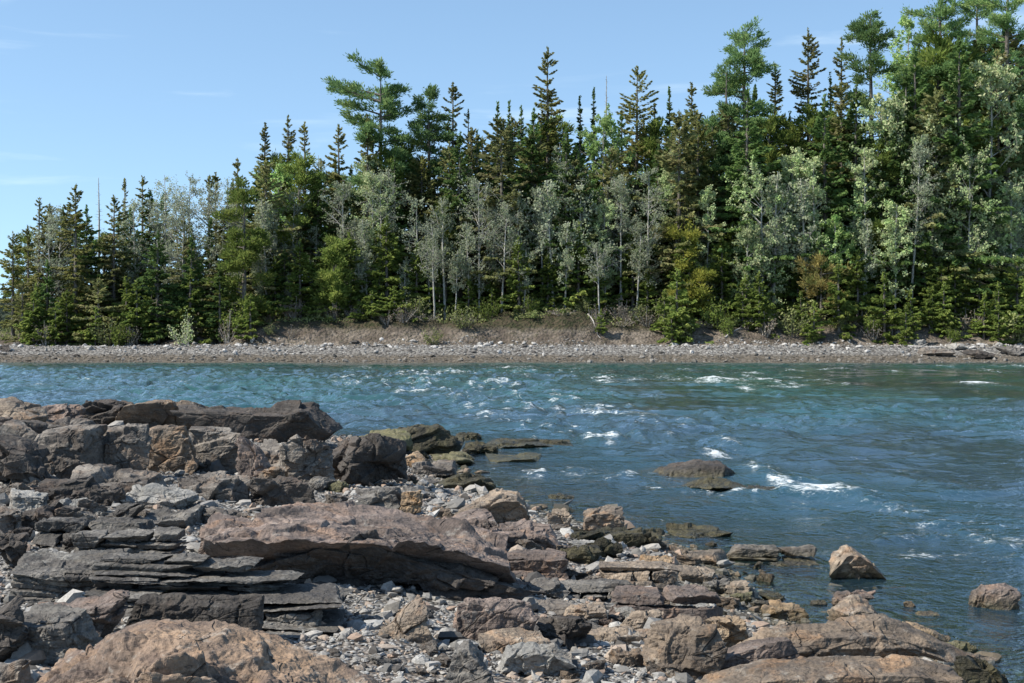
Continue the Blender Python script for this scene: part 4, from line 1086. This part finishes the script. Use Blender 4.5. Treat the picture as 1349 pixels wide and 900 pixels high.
T(1305, 132, 154, 'goldspruce', 70, 'yellowish green pine below the tallest pine at the far right')
T(1005, 222, 148, 'sage', 90, 'large sage green poplar with a tall full crown')
T(985, 300, 147, 'sage', 50, 'smaller sage poplar at the left side of the large sage poplar')
T(1070, 213, 149, 'sage', 60, 'sage poplar with a narrow crown right of the large sage poplar')
T(1100, 290, 148, 'bright', 54, 'bright green broadleaf tree low between two sage poplars')
T(1140, 195, 150, 'sage', 60, 'sage poplar with dark gaps below the rounded pine')
T(1190, 160, 152, 'sage', 90, 'broad sage poplar spreading under the right skyline')
T(1201, 178, 148, 'greylow', 44, 'poplar with a long pale bare trunk leaning in the right of the wood')
T(1240, 135, 154, 'sage', 80, 'tall sage poplar below the tallest pines')
T(1275, 198, 149, 'sage', 90, 'wide grey green poplar low on the right')
T(1180, 270, 147.5, 'sage', 54, 'sage poplar low in front of the long pale trunk')
T(1330, 250, 150, 'sage', 70, 'sage poplar cut by the right picture edge')
T(1040, 150, 160, 'fir', 56, 'dark fir between wide limbed pine and tall open spruce')
T(1080, 150, 160, 'fir', 56, 'dark fir below the tall open spruce')
T(1120, 160, 159, 'fir', 60, 'dark fir below the slim pale spruce')
T(1082, 345, 146.5, 'tan', 64, 'young pine with tan yellow needles on the right bluff')
T(1000, 388, 145.5, 'young', 54, 'yellow green young fir at the foot of the large sage poplar')
T(1130, 330, 147, 'young', 50, 'green young fir right of the tan needled pine')
T(1290, 330, 147.5, 'young', 60, 'green young fir beside the bare earth patch on the right')
T(1240, 350, 147, 'young', 56, 'green young fir under the wide grey green poplar')
T(1340, 340, 147, 'young', 60, 'green young fir at the right picture edge')
T(1150, 400, 145.5, 'bush', 60, 'dark olive bush at the bluff foot on the right')
T(1060, 400, 146, 'bush', 46, 'olive bush under the tan needled pine')
# --- bushes of the bluff
T(243, 410, 140.3, 'sagebush', 46, 'grey green bush with bare stems by the white stump on the left shore')
T(300, 405, 141.8, 'brush', 36, 'dry leafless brush left of the bare bluff')
T(560, 425, 145, 'brush', 40, 'dry brush hanging on the bare bluff left of centre')
T(610, 418, 145.5, 'brush', 50, 'dry brush right of the leaning white poplar trunk')
T(700, 422, 145, 'bush', 36, 'low olive bush on the bluff below the small pale poplar')
T(740, 424, 145, 'brush', 44, 'dry brush left of the white trunk at the bluff edge')
T(820, 425, 145, 'brush', 40, 'dry brush right of the white trunk at the bluff edge')
T(930, 428, 144.5, 'brush', 44, 'dry brush on bare earth right of the round olive bush')
T(965, 415, 145, 'bush', 40, 'olive bush left of the yellow green young fir on the right')
T(1110, 425, 145, 'brush', 50, 'dry brush under the bright broadleaf tree on the right')
T(1200, 420, 145, 'brush', 46, 'dry grey brush by the white block on the right beach')
T(1250, 420, 145, 'bush', 44, 'olive bush at the bluff foot under the wide grey green poplar')
T(1310, 425, 145, 'brush', 44, 'dry brush at the far right of the bluff')
T(170, 425, 141.3, 'brush', 36, 'dry brush under the dark cone shaped fir')
T(60, 420, 141.3, 'brush', 40, 'grey brush at the foot of the left point')

# --- low growth along the bluff, copies that nothing tells apart
rt = random.Random(8)
low = [('bush', 'low olive bush in the growth along the bluff top'), ('ybush', 'low yellow green bush in the growth along the bluff top'), ('brush', 'dry brush in the growth along the bluff top'), ('young', 'small green fir in the growth along the bluff top')]
lows = [plant(k, -10 + 12 * i, 145.5, 2.2 if k != 'young' else 4.6, 1.5 if k != 'young' else 1.3, lb, 'low growth along the bluff') for i, (k, lb) in enumerate(low)]
for i in range(100):
    px = rt.uniform(28, 1345)
    bare = 335 < px < 860 and rt.random() < .8
    X = (px - 674.5) / F_PX * 145; Y = rt.uniform(146, 149) if bare else rt.uniform(141.2, 146.5)
    k = rt.choice((0, 2, 2, 2, 3) if 335 < px < 860 else (0, 1, 2, 3, 3, 3))
    copy_plant(lows[k], X, Y, rt.uniform(.6, 1.25) * (.9 if 335 < px < 860 else 1.2), low[k][1], 'low growth along the bluff')

# --- the shaded inside of the wood: copies that nothing tells apart
rt = random.Random(5)
src = [plant('fir', -30 + 9 * i, 166 + i, 16, 3.2, 'conifer crowded among its like in the inside of the wood', 'conifers inside the wood') for i in range(3)]
src += [plant(k_, 12 + 7 * j_, 167, 16, 2.9, 'conifer crowded among its like in the inside of the wood', 'conifers inside the wood') for j_, k_ in enumerate(('olive', 'olive', 'goldspruce'))]
src.append(plant('spruce', 6, 168, 16, 3.0, 'conifer crowded among its like in the inside of the wood', 'conifers inside the wood'))
SKY = [(0, 330), (50, 290), (100, 275), (150, 285), (200, 262), (250, 262), (310, 250), (350, 225), (400, 215), (450, 205), (520, 190), (600, 185), (650, 165), (700, 160), (760, 165), (850, 160), (920, 160), (980, 130), (1050, 130), (1120, 120), (1180, 90), (1250, 60), (1349, 50)]
def sky_top(px): return float(np.interp(px, *np.array(SKY).T))
for i in range(124):
    px = 34 + i * 10.7 + rt.uniform(-8, 8); Y = rt.choice((151, 154, 157, 160, 164, 168))
    X = (px - 674.5) / F_PX * Y; g = float(far_z(X, Y)[0])
    top = sky_top(px) + rt.uniform(0, 1) ** 1.6 * 110 - 14
    h = EYE + (HORIZON - top) / F_PX * Y - g
    if h > 3: copy_plant(rt.choice(src), X, Y, h / 16.0, 'conifer crowded among its like in the inside of the wood', 'conifers inside the wood')
# pale stems among them
ps = plant('greylow', 2, 152, 9, 1.2, 'slim pale poplar stem among the dark conifers of the wood', 'slim poplar stems in the wood')
for i in range(34):
    px = rt.uniform(330, 1340); Y = rt.uniform(147.5, 153); X = (px - 674.5) / F_PX * Y
    top = rt.uniform(235, 345) - (px - 700) * .06
    h = EYE + (HORIZON - top) / F_PX * Y - float(far_z(X, Y)[0])
    copy_plant(ps, X, Y, h / 9.0, 'slim pale poplar stem among the dark conifers of the wood', 'slim poplar stems in the wood')

dl = [plant('sage', -16, 156, 16, 2.8, 'leafy poplar half hidden among the conifers of the wood', 'half hidden poplars in the wood'), plant('grey', 20, 156, 16, 2.8, 'leafy poplar half hidden among the conifers of the wood', 'half hidden poplars in the wood')]
for i in range(18):
    px = 250 + i * 62 + rt.uniform(-20, 20); Y = rt.uniform(150, 160); X = (px - 674.5) / F_PX * Y
    top = sky_top(px) + rt.uniform(30, 170); h = EYE + (HORIZON - top) / F_PX * Y - float(far_z(X, Y)[0])
    if h > 3: copy_plant(dl[0 if px > 760 or i % 4 == 0 else 1], X, Y, h / 16.0, 'leafy poplar half hidden among the conifers of the wood', 'half hidden poplars in the wood')

for i in range(12):
    px = 60 + i * 24 + rt.uniform(-9, 9); Y = rt.uniform(149, 158); X = (px - 674.5) / F_PX * Y
    top = sky_top(px) + rt.uniform(-14, 50); h = EYE + (HORIZON - top) / F_PX * Y - float(far_z(X, Y)[0])
    copy_plant(dl[1], X, Y, h / 16.0, 'leafy poplar half hidden among the conifers of the wood', 'half hidden poplars in the wood')
yf = plant('young', 4, 149, 7, 1.7, 'young green fir in the lower storey of the wood behind the bluff', 'young firs of the lower storey')
for i in range(34):
    px = 340 + i * 30 + rt.uniform(-14, 14); Y = rt.uniform(147, 151); X = (px - 674.5) / F_PX * Y
    copy_plant(yf, X, Y, rt.uniform(.6, 1.5), 'young green fir in the lower storey of the wood behind the bluff', 'young firs of the lower storey')

# --- undergrowth and the far wood, which read as one mass
rg = np.random.RandomState(77)
n = 60000
x_ = rg.uniform(-56, 66, n); y_ = rg.uniform(144.8, 172, n); z_ = far_z(x_, y_, False) + rg.uniform(0, 1, n) ** 2 * (.5 + .9 * (fbm(np.stack([x_ * .4, y_ * .4, x_ * 0], 1), 2) > .05)) * smooth(144.5, 148, y_)
sz = rg.uniform(.15, .4, n)
v, f = cards(np.stack([x_, y_, z_], 1), rg.normal(0, 1, (n, 3)) + np.array([0, 0, .8]), sz, sz * .55, rg)
tag(link('undergrowth', mk_mesh('undergrowth', v, f, LEAF['bush'], False)), 'low leafy undergrowth on the forest floor', kind='stuff')
n = 45000
x_ = rg.uniform(-190, -60, n); y_ = rg.uniform(275, 330, n)
top = 12 * (.72 + .5 * fbm(np.stack([x_ * .12, y_ * .12, x_ * 0], 1), 3)); z_ = rg.uniform(0, 1, n) * np.maximum(top, 2) + .5
sz = rg.uniform(.5, 1.2, n)
v, f = cards(np.stack([x_, y_, z_], 1), rg.normal(0, 1, (n, 3)), sz, sz * .6, rg)
tag(link('distant_woods', mk_mesh('distant_woods', v, f, LEAF['wood'], False)), 'distant wood on the shore across the bay', kind='stuff')

# --- driftwood, stump, fallen trunks
def log(px0, py0, px1, py1, Y0, Y1, r, label, name='fallen_log'):
    a = np.array([(px0 - 674.5) / F_PX * Y0, Y0, EYE - (py0 - HORIZON) / F_PX * Y0]); b = np.array([(px1 - 674.5) / F_PX * Y1, Y1, EYE - (py1 - HORIZON) / F_PX * Y1])
    n_ = 8; t = np.linspace(0, 1, n_)[:, None]; P = a + (b - a) * t; rg_ = np.random.RandomState(int(px0)); P += rg_.normal(0, r * .25, P.shape)
    P[:, 2] = np.maximum(P[:, 2], far_z(P[:, 0], P[:, 1]) + r * .4)
    rad = r * (1 - .6 * t[:, 0])
    parts = [tubes(P[:-1], P[1:], rad[:-1], rad[1:], 8)]
    k = 5; i = rg_.randint(1, n_ - 1, k); parts.append(tubes(P[i], P[i] + rg_.normal(0, .5, (k, 3)) + np.array([0, 0, .3]), np.full(k, r * .3), np.full(k, r * .1), 4))
    V, F_ = join(parts); c = V.mean(0)
    tag(link(name, mk_mesh(name, V - c, F_, BARK['dead'], True), tuple(c)), label, 'log')
log(236, 461, 250, 452, 141, 142, .22, 'bleached white stump on the shingle of the left point', 'driftwood_stump')
log(1180, 440, 1215, 408, 143.5, 147, .14, 'grey fallen trunk leaning on the right bluff above the white block')
log(955, 448, 1000, 432, 142, 146, .1, 'thin fallen trunk on the bluff right of the round olive bush')
log(775, 420, 790, 446, 146, 142.5, .09, 'thin fallen trunk on the bluff below the white trunked poplar')
log(1195, 457, 1255, 461, 140, 139, .16, 'bleached driftwood log lying on the right of the far beach', 'driftwood_log')
# ------------------------------------------------------------------ sky, sun, camera
SUN_EL, SUN_AZ = 45.0, 198.0            # degrees; azimuth measured counter-clockwise from +x (180 is exactly left, 198 a little behind the camera)
sv = Vector((math.cos(math.radians(SUN_AZ)) * math.cos(math.radians(SUN_EL)), math.sin(math.radians(SUN_AZ)) * math.cos(math.radians(SUN_EL)), math.sin(math.radians(SUN_EL))))
sl = bpy.data.lights.new('sun', 'SUN'); sl.energy = 5.0; sl.angle = math.radians(.5); sl.color = (1.0, .94, .84)
so = bpy.data.objects.new('sun', sl); COL.objects.link(so); so.rotation_euler = (-sv).to_track_quat('-Z', 'Y').to_euler()
w = bpy.data.worlds.new('World'); SC.world = w; w.use_nodes = True
nt = w.node_tree; nt.nodes.clear()
sky = nt.nodes.new('ShaderNodeTexSky'); sky.sky_type = 'NISHITA'; sky.sun_disc = False
sky.sun_elevation = math.radians(SUN_EL); sky.sun_rotation = math.radians(90 - SUN_AZ)
sky.air_density = 1.0; sky.dust_density = .1; sky.ozone_density = 1.9
# thin cirrus wisps low in the sky
tc = nt.nodes.new('ShaderNodeTexCoord'); mp = nt.nodes.new('ShaderNodeMapping'); mp.inputs['Scale'].default_value = (5, 5, 42); mp.inputs['Rotation'].default_value = (.05, .06, 0)
no = nt.nodes.new('ShaderNodeTexNoise'); no.inputs['Scale'].default_value = 1.0; no.inputs['Detail'].default_value = 6; no.inputs['Roughness'].default_value = .55; no.inputs['Distortion'].default_value = .4
rm = nt.nodes.new('ShaderNodeMapRange'); rm.interpolation_type = 'SMOOTHSTEP'
for i, v in enumerate((.53, .78, 0.0, .3)): rm.inputs[i + 1].default_value = v
mx = nt.nodes.new('ShaderNodeMix'); mx.data_type = 'RGBA'; mx.inputs[7].default_value = (5.2, 5.8, 6.4, 1)
bg = nt.nodes.new('ShaderNodeBackground'); bg.inputs['Strength'].default_value = .12
wo = nt.nodes.new('ShaderNodeOutputWorld')
L = nt.links.new
L(tc.outputs['Generated'], mp.inputs[0]); L(mp.outputs[0], no.inputs['Vector']); L(no.outputs[0], rm.inputs[0]); L(rm.outputs[0], mx.inputs[0]); L(sky.outputs[0], mx.inputs[6])
tn = nt.nodes.new('ShaderNodeMix'); tn.data_type = 'RGBA'; tn.blend_type = 'MULTIPLY'; tn.inputs[0].default_value = 1; tn.inputs[7].default_value = (1.18, 1.21, 1.13, 1)
ad = nt.nodes.new('ShaderNodeVectorMath'); ad.operation = 'ADD'; ad.inputs[1].default_value = (0, 0, .13)   # softens the whitening towards the horizon
L(tc.outputs['Generated'], ad.inputs[0]); L(ad.outputs[0], sky.inputs['Vector'])
L(mx.outputs[2], tn.inputs[6]); L(tn.outputs[2], bg.inputs[0]); L(bg.outputs[0], wo.inputs[0])

cam = bpy.data.cameras.new('camera'); cam.sensor_width = 36; cam.lens = 36 * F_PX / 1349; cam.clip_end = 6000; cam.clip_start = .05
co = bpy.data.objects.new('camera', cam); COL.objects.link(co); co.location = (0, 0, EYE)
co.rotation_euler = (math.radians(90) - math.atan((450 - HORIZON) / F_PX), 0, 0)
SC.camera = co
vs = SC.view_settings; vs.view_transform = 'Standard'; vs.look = 'None'; vs.exposure = .7; vs.gamma = 1; vs.use_curve_mapping = False
SC.render.resolution_x, SC.render.resolution_y = 1024, 683
SC.cycles.use_denoising = True
SC.cycles.max_bounces = 6; SC.cycles.transparent_max_bounces = 8
